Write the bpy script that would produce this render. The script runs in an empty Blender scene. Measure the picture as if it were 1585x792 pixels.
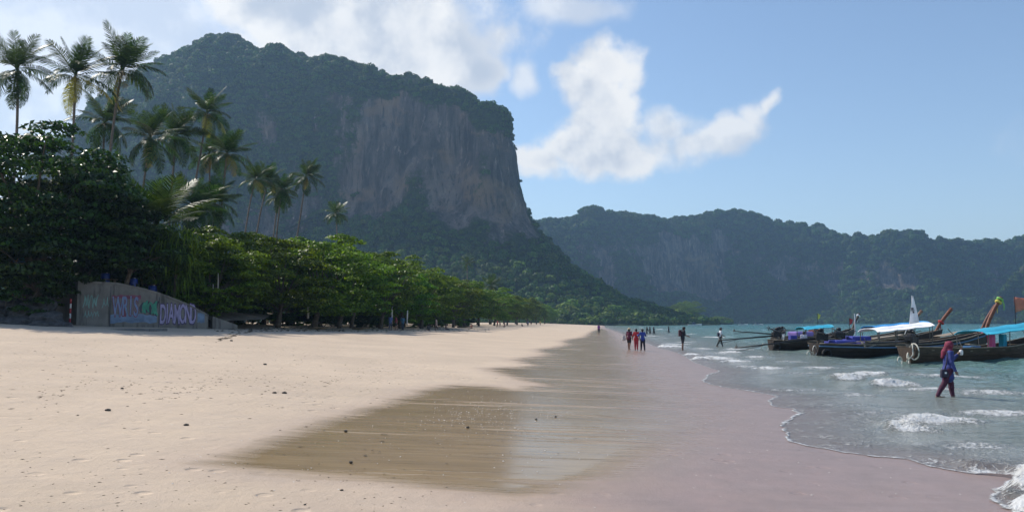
import bpy, bmesh, math, random
import numpy as np
from mathutils import Vector, Matrix
R = math.radians
rng = np.random.default_rng(7)
random.seed(7)
sc = bpy.context.scene
COL = sc.collection

# ------------------------------------------------------------------ camera
CAMZ, F, PW, PH, HOR = 2.1, 1250.0, 1585.0, 792.0, 499.0
PITCH = math.atan((HOR - PH / 2) / F)
cam_d = bpy.data.cameras.new('camera'); cam = bpy.data.objects.new('camera', cam_d); COL.objects.link(cam)
cam.location = (0, 0, CAMZ); cam.rotation_euler = (math.pi / 2 + PITCH, 0, 0)
cam_d.sensor_width = 36.0; cam_d.lens = 36.0 * F / PW
cam_d.clip_start = 0.1; cam_d.clip_end = 12000
sc.camera = cam

# ------------------------------------------------------------------ light
SUN_AZ, SUN_EL = R(-56), R(46)          # azimuth from +Y towards +X
sv = Vector((math.sin(SUN_AZ) * math.cos(SUN_EL), math.cos(SUN_AZ) * math.cos(SUN_EL), math.sin(SUN_EL)))
sun_d = bpy.data.lights.new('sun', 'SUN'); sun = bpy.data.objects.new('sun', sun_d); COL.objects.link(sun)
sun_d.energy = 3.4; sun_d.angle = R(0.6); sun_d.color = (1.0, 0.94, 0.84)
sun.rotation_euler = (-sv).to_track_quat('-Z', 'Y').to_euler()
sc.view_settings.view_transform = 'Standard'; sc.view_settings.look = 'None'
sc.view_settings.exposure = 0.50; sc.view_settings.gamma = 1.0
sc.view_settings.use_curve_mapping = False
sc.render.engine = 'CYCLES'
cy = sc.cycles
cy.use_denoising = True
try: cy.denoiser = 'OPENIMAGEDENOISE'
except Exception: pass
cy.max_bounces = 6; cy.diffuse_bounces = 2; cy.glossy_bounces = 3; cy.transmission_bounces = 3
cy.transparent_max_bounces = 12; cy.volume_bounces = 0
cy.use_adaptive_sampling = True; cy.adaptive_threshold = 0.02
cy.caustics_reflective = False; cy.caustics_refractive = False

# ------------------------------------------------------------------ pixel helpers (photo pixel -> world point at a real depth)
CT, ST = math.cos(PITCH), math.sin(PITCH)
def ray(px, py):
    a = (px - PW / 2) / F; b = (PH / 2 - py) / F
    return np.array([a, CT - b * ST, ST + b * CT])
def at(px, py, Y):
    d = ray(px, py); return np.array([0, 0, CAMZ]) + d * (Y / d[1])
def onz(px, py, z=0.0):
    d = ray(px, py); return np.array([0, 0, CAMZ]) + d * ((z - CAMZ) / d[2])

# ------------------------------------------------------------------ node helpers
class NT:
    def __init__(s, tree): s.t = tree; s.n = tree.nodes; s.l = tree.links
    def new(s, typ, **kw):
        n = s.n.new(typ)
        for k, v in kw.items(): setattr(n, k, v)
        return n
    def link(s, a, b): s.l.new(a, b)
    def put(s, sock, v):
        if isinstance(v, bpy.types.NodeSocket): s.l.new(v, sock)
        elif v is not None: sock.default_value = v
    def m(s, op, a, b=None, c=None, clamp=False):
        n = s.new('ShaderNodeMath', operation=op); n.use_clamp = clamp
        s.put(n.inputs[0], a); s.put(n.inputs[1], b)
        if c is not None: s.put(n.inputs[2], c)
        return n.outputs[0]
    def vm(s, op, a, b=None):
        n = s.new('ShaderNodeVectorMath', operation=op)
        s.put(n.inputs[0], a); s.put(n.inputs[1], b)
        return n.outputs['Value'] if op in ('LENGTH', 'DOT_PRODUCT') else n.outputs[0]
    def rng(s, v, a, b, c=0.0, d=1.0, smooth=True):
        n = s.new('ShaderNodeMapRange'); n.interpolation_type = 'SMOOTHSTEP' if smooth else 'LINEAR'
        for i, x in enumerate((v, a, b, c, d)): s.put(n.inputs[i], x)
        return n.outputs[0]
    def mix(s, f, a, b, blend='MIX'):
        n = s.new('ShaderNodeMix', data_type='RGBA', blend_type=blend)
        s.put(n.inputs[0], f); s.put(n.inputs[6], a); s.put(n.inputs[7], b)
        return n.outputs[2]
    def noise(s, vec, scale, detail=4.0, rough=0.55, dist=0.0, color=False):
        n = s.new('ShaderNodeTexNoise'); s.put(n.inputs['Vector'], vec)
        n.inputs['Scale'].default_value = scale; n.inputs['Detail'].default_value = detail
        n.inputs['Roughness'].default_value = rough; n.inputs['Distortion'].default_value = dist
        return n.outputs['Color' if color else 'Fac']
    def attr(s, name):
        n = s.new('ShaderNodeAttribute'); n.attribute_name = name; return n.outputs['Fac']
    def bump(s, h, strength, dist, normal=None):
        n = s.new('ShaderNodeBump'); n.inputs['Strength'].default_value = strength
        n.inputs['Distance'].default_value = dist; s.put(n.inputs['Height'], h)
        if normal is not None: s.put(n.inputs['Normal'], normal)
        return n.outputs[0]
    def mapping(s, vec, scale):
        return s.vm('MULTIPLY', vec, scale)
def C4(c): return (c[0], c[1], c[2], 1.0)

def newmat(name):
    m = bpy.data.materials.new(name); m.use_nodes = True
    t = NT(m.node_tree); p = m.node_tree.nodes['Principled BSDF']
    return m, t, p
def pos(t): return t.new('ShaderNodeNewGeometry').outputs['Position']
def objc(t): return t.new('ShaderNodeTexCoord').outputs['Object']

_mats = {}
def mat(name, col, rough=0.6, var=0.25, scale=3.0, bump=0.15, metal=0.0, spec=0.5, col2=None):
    """weathered plain material: base colour with noise wear and fine relief"""
    if name in _mats: return _mats[name]
    m, t, p = newmat(name); v = objc(t)
    n1 = t.noise(v, scale, 5.0, 0.6); n2 = t.noise(v, scale * 9, 3.0, 0.6)
    dark = tuple(c * (1 - var) for c in col); light = tuple(min(1, c * (1 + var * .6)) for c in (col2 or col))
    c = t.mix(t.rng(n1, 0.3, 0.7), C4(dark), C4(light))
    c = t.mix(t.rng(n2, 0.62, 0.75, 0, var), c, C4(tuple(x * 0.45 for x in col)))
    t.link(c, p.inputs['Base Color'])
    t.link(t.rng(n2, 0.2, 0.8, max(0.03, rough - .1), min(1, rough + .12), False), p.inputs['Roughness'])
    p.inputs['Metallic'].default_value = metal; p.inputs['Specular IOR Level'].default_value = spec
    if bump: t.link(t.bump(n2, bump, 0.02), p.inputs['Normal'])
    _mats[name] = m; return m

# ------------------------------------------------------------------ world: daylight sky with cloud bank and cumulus
world = bpy.data.worlds.new('World'); sc.world = world; world.use_nodes = True
def build_world():
    t = NT(world.node_tree); t.n.clear()
    out = t.new('ShaderNodeOutputWorld')
    sky = t.new('ShaderNodeTexSky'); sky.sky_type = 'NISHITA'; sky.sun_disc = False
    sky.sun_elevation = SUN_EL; sky.sun_rotation = SUN_AZ
    sky.air_density = 1.0; sky.dust_density = 0.4; sky.ozone_density = 1.5; sky.altitude = 5
    bg = t.new('ShaderNodeBackground'); t.link(sky.outputs[0], bg.inputs[0]); bg.inputs[1].default_value = 0.112
    d = t.new('ShaderNodeTexCoord').outputs['Generated']
    sep = t.new('ShaderNodeSeparateXYZ'); t.link(d, sep.inputs[0])
    az = t.m('ARCTAN2', sep.outputs[0], sep.outputs[1]); el = t.m('ARCSINE', sep.outputs[2])
    cb = t.new('ShaderNodeCombineXYZ'); t.link(az, cb.inputs[0]); t.link(el, cb.inputs[1]); uv = cb.outputs[0]
    wob = t.noise(d, 9.0, 3.0, 0.6, color=True)
    wob = t.vm('MULTIPLY', t.vm('SUBTRACT', wob, (0.5, 0.5, 0.5)), (0.09, 0.07, 0.0))
    uvw = t.vm('ADD', uv, wob)
    def blob_c(px, py):
        r = ray(px, py); r = r / np.linalg.norm(r)
        return math.atan2(r[0], r[1]), math.asin(r[2])
    def field(blobs):
        acc = None
        for (px, py, rx, ry) in blobs:
            a, e = blob_c(px, py)
            q = t.vm('MULTIPLY', t.vm('SUBTRACT', uvw, (a, e, 0)), (F / rx, F / ry, 0))
            v = t.m('SUBTRACT', 1.0, t.vm('LENGTH', q))
            acc = v if acc is None else t.m('SMOOTH_MAX', acc, v, 0.12)
        return acc
    cumulus = [(948, 98, 70, 62), (915, 128, 70, 50), (935, 178, 78, 66), (912, 222, 105, 58), (845, 246, 85, 36), (960, 242, 105, 40)]
    wisp = [(1010, 230, 80, 42), (1060, 222, 75, 36), (1110, 212, 70, 32), (1155, 196, 55, 32), (1186, 176, 32, 34), (1202, 156, 20, 28), (1030, 200, 70, 40), (835, 262, 90, 26)]
    bank = [(590, 50, 230, 150), (690, 85, 120, 95), (740, 110, 62, 60), (470, 20, 150, 110), (400, -20, 110, 90), (600, -120, 420, 150)]
    thin = [(812, 112, 34, 34), (880, 18, 110, 34), (150, 60, 330, 190), (40, 190, 320, 240), (-350, 120, 480, 330), 
            (-1500, 150, 600, 240), (2700, 120, 500, 160), (3900, 160, 600, 220)]
    n1 = t.noise(d, 12.0, 9.0, 0.60); off = t.vm('ADD', d, (-0.03, 0.0, 0.035)); n2 = t.noise(off, 10.0, 5.0, 0.55); n0 = t.noise(d, 10.0, 5.0, 0.55)
    nn = t.m('SUBTRACT', n1, 0.5)
    fc = field(cumulus); fb = field(bank); ft = field(thin); fw = field(wisp)
    aw = t.rng(t.m('MULTIPLY_ADD', nn, 2.0, fw), 0.0, 0.75, 0, 0.85)
    ac = t.rng(t.m('MULTIPLY_ADD', nn, 1.8, fc), 0.06, 0.56, 0, 0.97)
    ab = t.rng(t.m('MULTIPLY_ADD', nn, 1.2, fb), -0.08, 0.40, 0, 0.95)
    at_ = t.rng(t.m('MULTIPLY_ADD', nn, 1.0, ft), -0.1, 0.65, 0, 0.68)
    alpha = t.m('MAXIMUM', t.m('MAXIMUM', t.m('MAXIMUM', ac, ab), at_), aw)
    # lit towards the sun side, greyer where the cloud is thick below
    lit = t.rng(t.m('MULTIPLY_ADD', t.m('SUBTRACT', n1, .5), .35, t.m('SUBTRACT', n0, n2)), -0.14, 0.14)
    deep = t.rng(t.m('MAXIMUM', t.m('MULTIPLY', fc, .7), t.m('MULTIPLY', fb, 0.8)), 0.2, 0.75)
    shade = t.m('MULTIPLY_ADD', deep, -0.42, t.m('ADD', t.m('MULTIPLY', lit, .78), 0.40), clamp=True)
    col = t.mix(shade, (0.56, 0.62, 0.72, 1), (1.0, 0.99, 0.97, 1))
    bc = t.new('ShaderNodeBackground'); t.link(col, bc.inputs[0]); bc.inputs[1].default_value = 0.72
    mx = t.new('ShaderNodeMixShader'); t.link(alpha, mx.inputs[0]); t.link(bg.outputs[0], mx.inputs[1]); t.link(bc.outputs[0], mx.inputs[2])
    t.link(mx.outputs[0], out.inputs[0])
build_world()
world.cycles.sampling_method = 'MANUAL'; world.cycles.sample_map_resolution = 512

# ------------------------------------------------------------------ mesh helpers
def mesh_np(name, V, Q, material=None, smooth=False, attrs=None):
    V = np.asarray(V, np.float32); Q = np.asarray(Q, np.int32)
    me = bpy.data.meshes.new(name); k = Q.shape[1]
    me.vertices.add(len(V)); me.vertices.foreach_set('co', V.ravel())
    me.loops.add(Q.size); me.loops.foreach_set('vertex_index', Q.ravel())
    me.polygons.add(len(Q))
    me.polygons.foreach_set('loop_start', np.arange(0, Q.size, k, dtype=np.int32))
    me.polygons.foreach_set('loop_total', np.full(len(Q), k, np.int32))
    if smooth: me.polygons.foreach_set('use_smooth', np.ones(len(Q), bool))
    me.update(calc_edges=True)
    for a, v in (attrs or {}).items():
        at_ = me.attributes.new(a, 'FLOAT', 'POINT'); at_.data.foreach_set('value', np.asarray(v, np.float32).ravel())
    if material: me.materials.append(material)
    return me
def link(name, me, parent=None):
    o = bpy.data.objects.new(name, me); COL.objects.link(o)
    if parent is not None: o.parent = parent
    return o
def tag(o, label, cat, group=None, kind=None):
    if label: o['label'] = label
    if cat: o['category'] = cat
    if group: o['group'] = group
    if kind: o['kind'] = kind
    return o
def thing(name, label, cat, loc=(0, 0, 0), rz=0.0, group=None):
    o = bpy.data.objects.new(name, None); COL.objects.link(o); o.empty_display_size = 0.2
    o.location = tuple(float(x) for x in loc); o.rotation_euler = (0, 0, rz)
    return tag(o, label, cat, group)
def grid_quads(nr, nc, wrap=False):
    i = np.arange(nr - 1)[:, None]; j = np.arange(nc if wrap else nc - 1)[None, :]
    a = i * nc + j; b = i * nc + (j + 1) % nc
    return np.stack([a, b, b + nc, a + nc], -1).reshape(-1, 4)

class MB:
    """collects boxes, tubes, lofts of one part; build() links them as one mesh object"""
    def __init__(s): s.V = []; s.F = []; s.n = 0; s.M = []
    def add(s, V, Fs, mi=0):
        s.V.append(np.asarray(V, float)); s.F += [tuple(int(i) + s.n for i in f) for f in Fs]; s.M += [mi] * len(Fs); s.n += len(V); return s
    def box(s, c, d, rot=None, taper=1.0, mi=0):
        x, y, z = [q / 2 for q in d]
        V = np.array([[-x, -y, -z], [x, -y, -z], [x, y, -z], [-x, y, -z], [-x * taper, -y * taper, z], [x * taper, -y * taper, z], [x * taper, y * taper, z], [-x * taper, y * taper, z]])
        if rot is not None: V = V @ np.array(rot.to_3x3()).T
        return s.add(V + np.array(c), [(3, 2, 1, 0), (4, 5, 6, 7), (0, 1, 5, 4), (1, 2, 6, 5), (2, 3, 7, 6), (3, 0, 4, 7)], mi)
    def tube(s, P, r, n=8, cap=True, mi=0, flat=1.0):
        P = np.asarray(P, float); k = len(P); r = np.broadcast_to(np.asarray(r, float), (k,))
        T = np.gradient(P, axis=0); T /= np.linalg.norm(T, axis=1)[:, None] + 1e-9
        up = np.array([0, 0, 1.0]) if abs(T[:, 2]).mean() < 0.8 else np.array([1.0, 0, 0])
        A = np.cross(T, up); A /= np.linalg.norm(A, axis=1)[:, None] + 1e-9; B = np.cross(A, T)
        th = np.linspace(0, 2 * np.pi, n, endpoint=False)
        V = (P[:, None] + r[:, None, None] * (np.cos(th)[None, :, None] * A[:, None] + flat * np.sin(th)[None, :, None] * B[:, None])).reshape(-1, 3)
        Fs = [tuple(q) for q in grid_quads(k, n, True)]
        if cap: Fs += [tuple(range(n))[::-1], tuple(range((k - 1) * n, k * n))]
        return s.add(V, Fs, mi)
    def build(s, name, material, parent=None, smooth=False, bevel=0.0):
        me = bpy.data.meshes.new(name)
        me.from_pydata(np.concatenate(s.V).tolist(), [], s.F); me.update()
        for m in (material if isinstance(material, (list, tuple)) else [material]): me.materials.append(m)
        me.polygons.foreach_set('material_index', np.array(s.M, np.int32))
        if smooth: me.polygons.foreach_set('use_smooth', np.ones(len(s.F), bool))
        if bevel:
            bm = bmesh.new(); bm.from_mesh(me)
            bmesh.ops.bevel(bm, geom=[e for e in bm.edges if len(e.link_faces) == 2 and e.calc_face_angle(0) > 0.6], offset=bevel, segments=2, affect='EDGES', profile=0.6)
            bm.to_mesh(me); bm.free()
        return link(name, me, parent)
def rotm(x=0, y=0, z=0):
    return Matrix.Rotation(R(z), 4, 'Z') @ Matrix.Rotation(R(y), 4, 'Y') @ Matrix.Rotation(R(x), 4, 'X')

# lattice value noise
_perm = np.random.default_rng(3).integers(0, 2**31, 4096)
def _h(i, j, k):
    return (_perm[(i * 73856093 ^ j * 19349663 ^ k * 83492791) & 4095] & 0xffff) / 65535.0
def vnoise(x, y, z=0.0):
    x, y, z = np.broadcast_arrays(np.asarray(x, float), np.asarray(y, float), np.asarray(z, float))
    xi, yi, zi = np.floor(x).astype(np.int64), np.floor(y).astype(np.int64), np.floor(z).astype(np.int64)
    f = lambda t: t * t * (3 - 2 * t)
    u, v, w = f(x - xi), f(y - yi), f(z - zi); r = 0
    for a in (0, 1):
        for b in (0, 1):
            for c in (0, 1):
                r = r + _h(xi + a, yi + b, zi + c) * (u if a else 1 - u) * (v if b else 1 - v) * (w if c else 1 - w)
    return r * 2 - 1
def fbm(x, y, z=0.0, o=4, g=0.5):
    r = 0; a = 1.0; s = 0
    for k in range(o):
        r = r + a * vnoise(np.asarray(x) * 2**k + 17.3 * k, np.asarray(y) * 2**k + 5.1 * k, np.asarray(z) * 2**k + 9.7 * k); s += a; a *= g
    return r / s
def sstep(x, a, b):
    t = np.clip((np.asarray(x, float) - a) / (b - a), 0, 1); return t * t * (3 - 2 * t)

# ------------------------------------------------------------------ the shape of the beach
def xs0(y): return 5.0 + 0.112 * np.asarray(y, float)
def zprof(d):
    return np.interp(d, [-3000, -60, -12, 0, 10, 36, 46, 80, 3000], [-6, -4, -0.75, 0, 0.34, 1.86, 2.45, 3.0, 4.0])
def zsand(x, y):
    x = np.asarray(x, float); y = np.asarray(y, float); d = xs0(y) - x
    z = zprof(d); z = np.where(d > 0, z * (1 - .30 * sstep(y, 56, 125)), z)
    dry = sstep(d, 10, 15)
    z = z + dry * (0.10 * fbm(x * .12, y * .12, 3, 3) + 0.030 * fbm(x * .8, y * .8, 1, 3)) * (1 - .6 * sstep(np.hypot(x, y), 40, 120))
    z = z + (1 - dry) * sstep(d, -2, 2) * 0.012 * fbm(x * .35, y * .5, 8, 2)
    return z
def zsmooth(x, y):
    d = 5.0 + .112 * y - x; t = min(max((y - 56) / 69, 0), 1); z = float(zprof(d)); return z * (1 - .30 * t * t * (3 - 2 * t)) if d > 0 else z
def onsand(px, py, lift=True):
    z = 0.4
    for _ in range(22):
        p = onz(px, py, z) if py > HOR + .3 else at(px, py, 300)
        z = .5 * z + .5 * float(zsmooth(p[0], p[1]))
    if lift: p[2] = float(zsand(p[0], p[1]))
    return p
# outline of the swash, photo pixels -> world
_wl = [(1550, 800), (1550, 792), (1540, 780), (1527, 766), (1540, 752), (1556, 742), (1548, 737), (1500, 733), (1430, 720), (1400, 711), (1300, 700), (1245, 691),
       (1222, 683), (1208, 671), (1205, 656), (1222, 646), (1234, 639), (1224, 633), (1190, 628), (1184, 621), (1200, 614), (1178, 609), (1150, 604), (1110, 598),
       (1085, 591), (1092, 580), (1112, 574), (1090, 567), (1070, 559), (1060, 552), (1048, 546), (1020, 539), (1000, 531), (985, 525), (968, 518), (950, 512), (934, 507.0), (926, 504.5)]
WL = np.array([onsand(px, py)[:2] for px, py in _wl])
WL = WL[np.argsort(WL[:, 1])]
WL = np.vstack([[7.2, -400], [6.8, 4], WL, [WL[-1, 0] + 18, WL[-1, 1] + 170], [230, 1000], [300, 2600]])
def seg_dist(x, y, P, chunk=40000):
    x = np.ravel(x); y = np.ravel(y); out = np.full(len(x), 1e9)
    for a, b in zip(P[:-1], P[1:]):
        ab = b - a; L = ab @ ab + 1e-12
        t = np.clip(((x - a[0]) * ab[0] + (y - a[1]) * ab[1]) / L, 0, 1)
        out = np.minimum(out, np.hypot(x - a[0] - t * ab[0], y - a[1] - t * ab[1]))
    return out
def sd_water(x, y):
    s = np.sign(np.ravel(x) - np.interp(np.ravel(y), WL[:, 1], WL[:, 0])); return s * seg_dist(x, y, WL)
def in_poly(x, y, P):
    ins = np.zeros(len(x), bool); n = len(P)
    for i in range(n):
        (x0, y0), (x1, y1) = P[i], P[(i + 1) % n]
        c = ((y0 > y) != (y1 > y)); xx = (x1 - x0) * (y - y0) / (y1 - y0 + 1e-12) + x0
        ins ^= c & (x < xx)
    return ins
_film = [(318, 716), (360, 700), (420, 680), (480, 658), (540, 640), (600, 622), (650, 604), (700, 596), (760, 597), (800, 603), (850, 596), (800, 585), (760, 571), (830, 566), (800, 556), (850, 548),
         (830, 541), (880, 534), (870, 527), (905, 521), (915, 513), (930, 508), (952, 513), (985, 527), (1030, 545), (1060, 562), (1080, 585), (1130, 610), (1160, 640), (1150, 665), (1080, 690),
         (1010, 715), (960, 735), (900, 752), (800, 768), (700, 757), (600, 746), (500, 737), (400, 728)]
FILM = np.array([onsand(px, py)[:2] for px, py in _film])
def sd_film(x, y):
    x = np.ravel(x); y = np.ravel(y)
    return np.where(in_poly(x, y, FILM), 1, -1) * seg_dist(x, y, np.vstack([FILM, FILM[:1]]))

# ------------------------------------------------------------------ sand
def sand_mat():
    m, t, p = newmat('sand'); P = pos(t)
    sep = t.new('ShaderNodeSeparateXYZ'); t.link(P, sep.inputs[0])
    film = t.attr('film'); dampd = t.attr('dshore'); sdw = t.attr('sdw')
    streak = t.noise(t.mapping(P, (0.5, 5.0, 1)), 1.0, 5.0, 0.6, 0.4)
    streak2 = t.noise(t.mapping(P, (1.4, 18.0, 1)), 1.0, 4.0, 0.6, 0.3)
    big = t.noise(P, 0.22, 4.0, 0.55); mid = t.noise(P, 1.6, 5.0, 0.6); fine = t.noise(P, 38.0, 4.0, 0.7); grain = t.noise(P, 260.0, 2.0, 0.8)
    # film of standing water, drained in streaks across the beach
    yy = sep.outputs[1]; f = t.m('ADD', film, t.m('MULTIPLY', t.m('SUBTRACT', streak, 0.5), t.rng(yy, 14, 34, .8, 3.8)))
    f = t.m('ADD', f, t.m('MULTIPLY', t.m('SUBTRACT', streak2, 0.5), t.rng(yy, 12, 30, .25, 1.0)))
    soft = t.rng(dampd, 6.0, 3.0, 0, 1.2)
    filmm = t.rng(f, t.m('SUBTRACT', -0.34, soft), t.m('ADD', 0.42, soft))
    # long dry ribs left between the rills
    rib = t.rng(t.noise(t.mapping(P, (0.13, 1.7, 1)), 1.0, 4.0, 0.55, 1.2), 0.57, 0.68)
    filmm = t.m('MULTIPLY', filmm, t.m('SUBTRACT', 1.0, t.m('MULTIPLY', rib, t.rng(yy, 12, 26, .38, .92))))
    # damp sand towards the sea
    dd = t.m('ADD', dampd, t.m('MULTIPLY', t.m('SUBTRACT', big, 0.5), 5.0))
    damp = t.rng(dd, 9.0, 3.4)
    halo = t.rng(t.m('ADD', film, t.m('MULTIPLY', t.m('SUBTRACT', mid, .5), .5)), -1.3, 0.1, 0, 0.30)
    damp = t.m('MAXIMUM', damp, halo)
    soak = t.rng(sdw, -2.2, 0.2)
    dry = t.mix(t.rng(big, 0.35, 0.65), (0.54, 0.43, 0.325, 1), (0.61, 0.485, 0.365, 1))
    dry = t.mix(t.rng(mid, 0.3, 0.75, 0, 0.55), dry, (0.56, 0.45, 0.355, 1))
    dry = t.mix(t.rng(fine, 0.66, 0.8, 0, 0.28), dry, (0.30, 0.22, 0.16, 1))
    dampc = t.mix(t.rng(mid, 0.3, 0.7), (0.335, 0.228, 0.190, 1), (0.285, 0.205, 0.175, 1))
    dampc = t.mix(t.rng(streak, 0.52, 0.7, 0, .35), dampc, (0.40, 0.30, 0.265, 1))
    wetc = t.mix(t.rng(streak, 0.3, 0.7), (0.345, 0.240, 0.128, 1), (0.255, 0.178, 0.096, 1))
    wetc = t.mix(t.rng(dampd, 5.5, 2.4, 0, .8), wetc, dampc)  # film tinted pinker towards the sea, standing in for reflected sky
    c = t.mix(damp, dry, dampc); c = t.mix(t.m('MULTIPLY', soak, .12), c, (0.25, 0.195, 0.175, 1)); c = t.mix(filmm, c, wetc)
    c = t.mix(t.rng(grain, 0.35, 0.75, 0, 0.22), c, t.mix(1.0, c, (1.28, 1.26, 1.25, 1), 'MULTIPLY'))
    speck = t.noise(P, 24.0, 2.0, 0.5)
    c = t.mix(t.rng(speck, 0.74, 0.80, 0, 0.5), c, (0.13, 0.10, 0.075, 1))
    sp2 = t.noise(P, 62.0, 3.0, 0.7); c = t.mix(t.rng(sp2, .50, .68, 0, .30), c, t.mix(1.0, c, (.66, .64, .62, 1), 'MULTIPLY')); c = t.mix(t.rng(sp2, .40, .30, 0, .35), c, t.mix(1.0, c, (1.3, 1.3, 1.28, 1), 'MULTIPLY'))
    c = t.mix(t.rng(t.noise(t.mapping(P, (.5, 1.3, 1)), 1.0, 5, .6, .8), .42, .62, 0, .22), c, t.mix(1.0, c, (.80, .82, .86, 1), 'MULTIPLY'))
    t.link(c, p.inputs['Base Color'])
    r = t.m('MULTIPLY_ADD', damp, -0.60, 0.93); r = t.m('ADD', r, t.m('MULTIPLY', t.m('SUBTRACT', mid, .5), 0.22))
    rw = t.m('ADD', t.rng(streak2, 0.3, 0.8, 0.12, 0.26, False), t.rng(dampd, 5.0, 2.5, 0, .10))
    mixr = t.new('ShaderNodeMix', data_type='FLOAT'); t.link(filmm, mixr.inputs[0]); t.link(r, mixr.inputs[2]); t.link(rw, mixr.inputs[3])
    t.link(mixr.outputs[0], p.inputs['Roughness'])
    t.link(t.m('MULTIPLY_ADD', t.m('MAXIMUM', damp, filmm), 0.42, 0.08), p.inputs['Specular IOR Level'])
    p.inputs['IOR'].default_value = 1.34
    dryness = t.m('SUBTRACT', 1.0, t.m('MAXIMUM', filmm, t.m('MULTIPLY', damp, 0.75)))
    foot = t.noise(P, 3.6, 3.0, 0.55); ripple = t.noise(t.mapping(P, (2.0, 6.0, 1)), 1.0, 4.0, 0.6)
    hgt = t.m('ADD', t.m('MULTIPLY', foot, 0.9), t.m('ADD', t.m('MULTIPLY', fine, 0.30), t.m('MULTIPLY', mid, .6)))
    vo = t.new('ShaderNodeTexVoronoi'); vo.inputs['Scale'].default_value = 2.1; t.link(t.mapping(P, (1, 1, .0)), vo.inputs['Vector'])
    dim = t.m('MULTIPLY', t.rng(vo.outputs['Distance'], .10, .24, -1.1, 0), t.rng(t.noise(P, .35, 3, .5), .47, .58)); hgt = t.m('ADD', hgt, dim)
    hgt = t.m('ADD', hgt, t.m('MULTIPLY', grain, 0.07))
    hgt = t.m('MULTIPLY', hgt, dryness); hgt = t.m('ADD', hgt, t.m('MULTIPLY', ripple, 0.035))
    t.link(t.bump(hgt, 0.65, 0.06), p.inputs['Normal'])
    return m
def geo(a, b, n): return np.geomspace(a, b, n)
def build_beach():
    rows = np.unique(np.concatenate([[-400, -150, -60, -20, -6, 0, 3, 5, 6.5], geo(7.5, 70, 330), geo(71, 420, 150), geo(430, 1300, 30)]))
    ds = np.unique(np.concatenate([-geo(10.5, 45, 8)[::-1], np.arange(-10, 16, 0.085), geo(16.2, 60, 90), geo(63, 1600, 26)]))
    Y, D = np.meshgrid(rows, ds, indexing='ij'); X = xs0(Y) - D
    Z = zsand(X, Y)
    near = (Y.ravel() < 420)
    sdw = np.full(Y.size, -50.0); fl = np.full(Y.size, -20.0)
    nf = near & (D.ravel() < 60)
    sdw[nf] = sd_water(X.ravel()[nf], Y.ravel()[nf]); fl[nf] = sd_film(X.ravel()[nf], Y.ravel()[nf])
    # the film lies a little lower than the drier sand round it
    Zf = Z.ravel() - 0.012 * sstep(fl, -.2, .5)
    V = np.stack([X.ravel(), Y.ravel(), Zf], 1)
    o = link('beach', mesh_np('beach', V, grid_quads(len(rows), len(ds))[:, ::-1], sand_mat(), True, {'sdw': sdw, 'film': fl, 'dshore': D.ravel()}))
    tag(o, 'wide sandy beach, dry on the left and wet towards the sea', None, kind='structure')
build_beach()

# ------------------------------------------------------------------ sea
_br = [  # breakers: photo pixel of the foam, half length m, height m, angle deg
    (1192, 571, .75, .16, 10), (1235, 578, .9, .07, 12), (1308, 586, .65, .26, 22), (1340, 580, .8, .16, 8), (1380, 598, .85, .30, 14), (1440, 603, 1.2, .10, 4), (1402, 664, .42, .24, -4), (1440, 652, .85, .19, 10),
    (1112, 556, 1.1, .18, 8), (1098, 578, .9, .07, 10), (1125, 546, 1.2, .16, 14), (1072, 549, 1.1, .14, 10), (1032, 537, 1.5, .24, 10), (1036, 523, 1.9, .26, 8), (1013, 511, 5.0, .40, 8), (1040, 510, 4.0, .36, 8), (1075, 512, 2.4, .25, 10),
    (1088, 540, 1.2, .12, 10), (1165, 553, 1.0, .12, 10), (1562, 758, .34, .26, 35), (1583, 738, .34, .22, 20), (1572, 790, .45, .24, 60), (1590, 770, .4, .24, 50), (1010, 520, 2.0, .16, 10), (1060, 530, 1.6, .14, 10), (1120, 516, 3.0, .14, 6), (1520, 610, 1.3, .10, 6),
    (1290, 628, 1.2, .05, 10), (1350, 640, .9, .06, 10), (1230, 604, 1.1, .06, 8), (985, 514, 3.0, .2, 10), (1420, 580, 1.0, .07, 5), (1150, 530, 1.8, .1, 8), (1000, 507, 6.0, .4, 6),
    (1020, 515, 3.2, .26, 8), (1052, 518, 2.6, .26, 8), (1096, 522, 2.4, .2, 6), (1078, 556, 1.0, .16, 8), (1135, 560, 1.0, .16, 12), (1150, 568, .9, .10, 10), (1265, 570, 1.2, .12, 6), (1320, 612, .9, .08, 8), (1470, 585, 1.3, .12, 4), (1545, 640, 1.2, .12, 4), (1500, 690, .9, .08, 8), (1045, 533, 1.6, .2, 8), (1140, 541, 1.4, .14, 8), (1220, 560, 1.1, .08, 6), (1440, 716, .55, .06, -12), (1500, 730, .5, .08, -10), (1545, 735, .4, .08, -10)]
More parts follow.
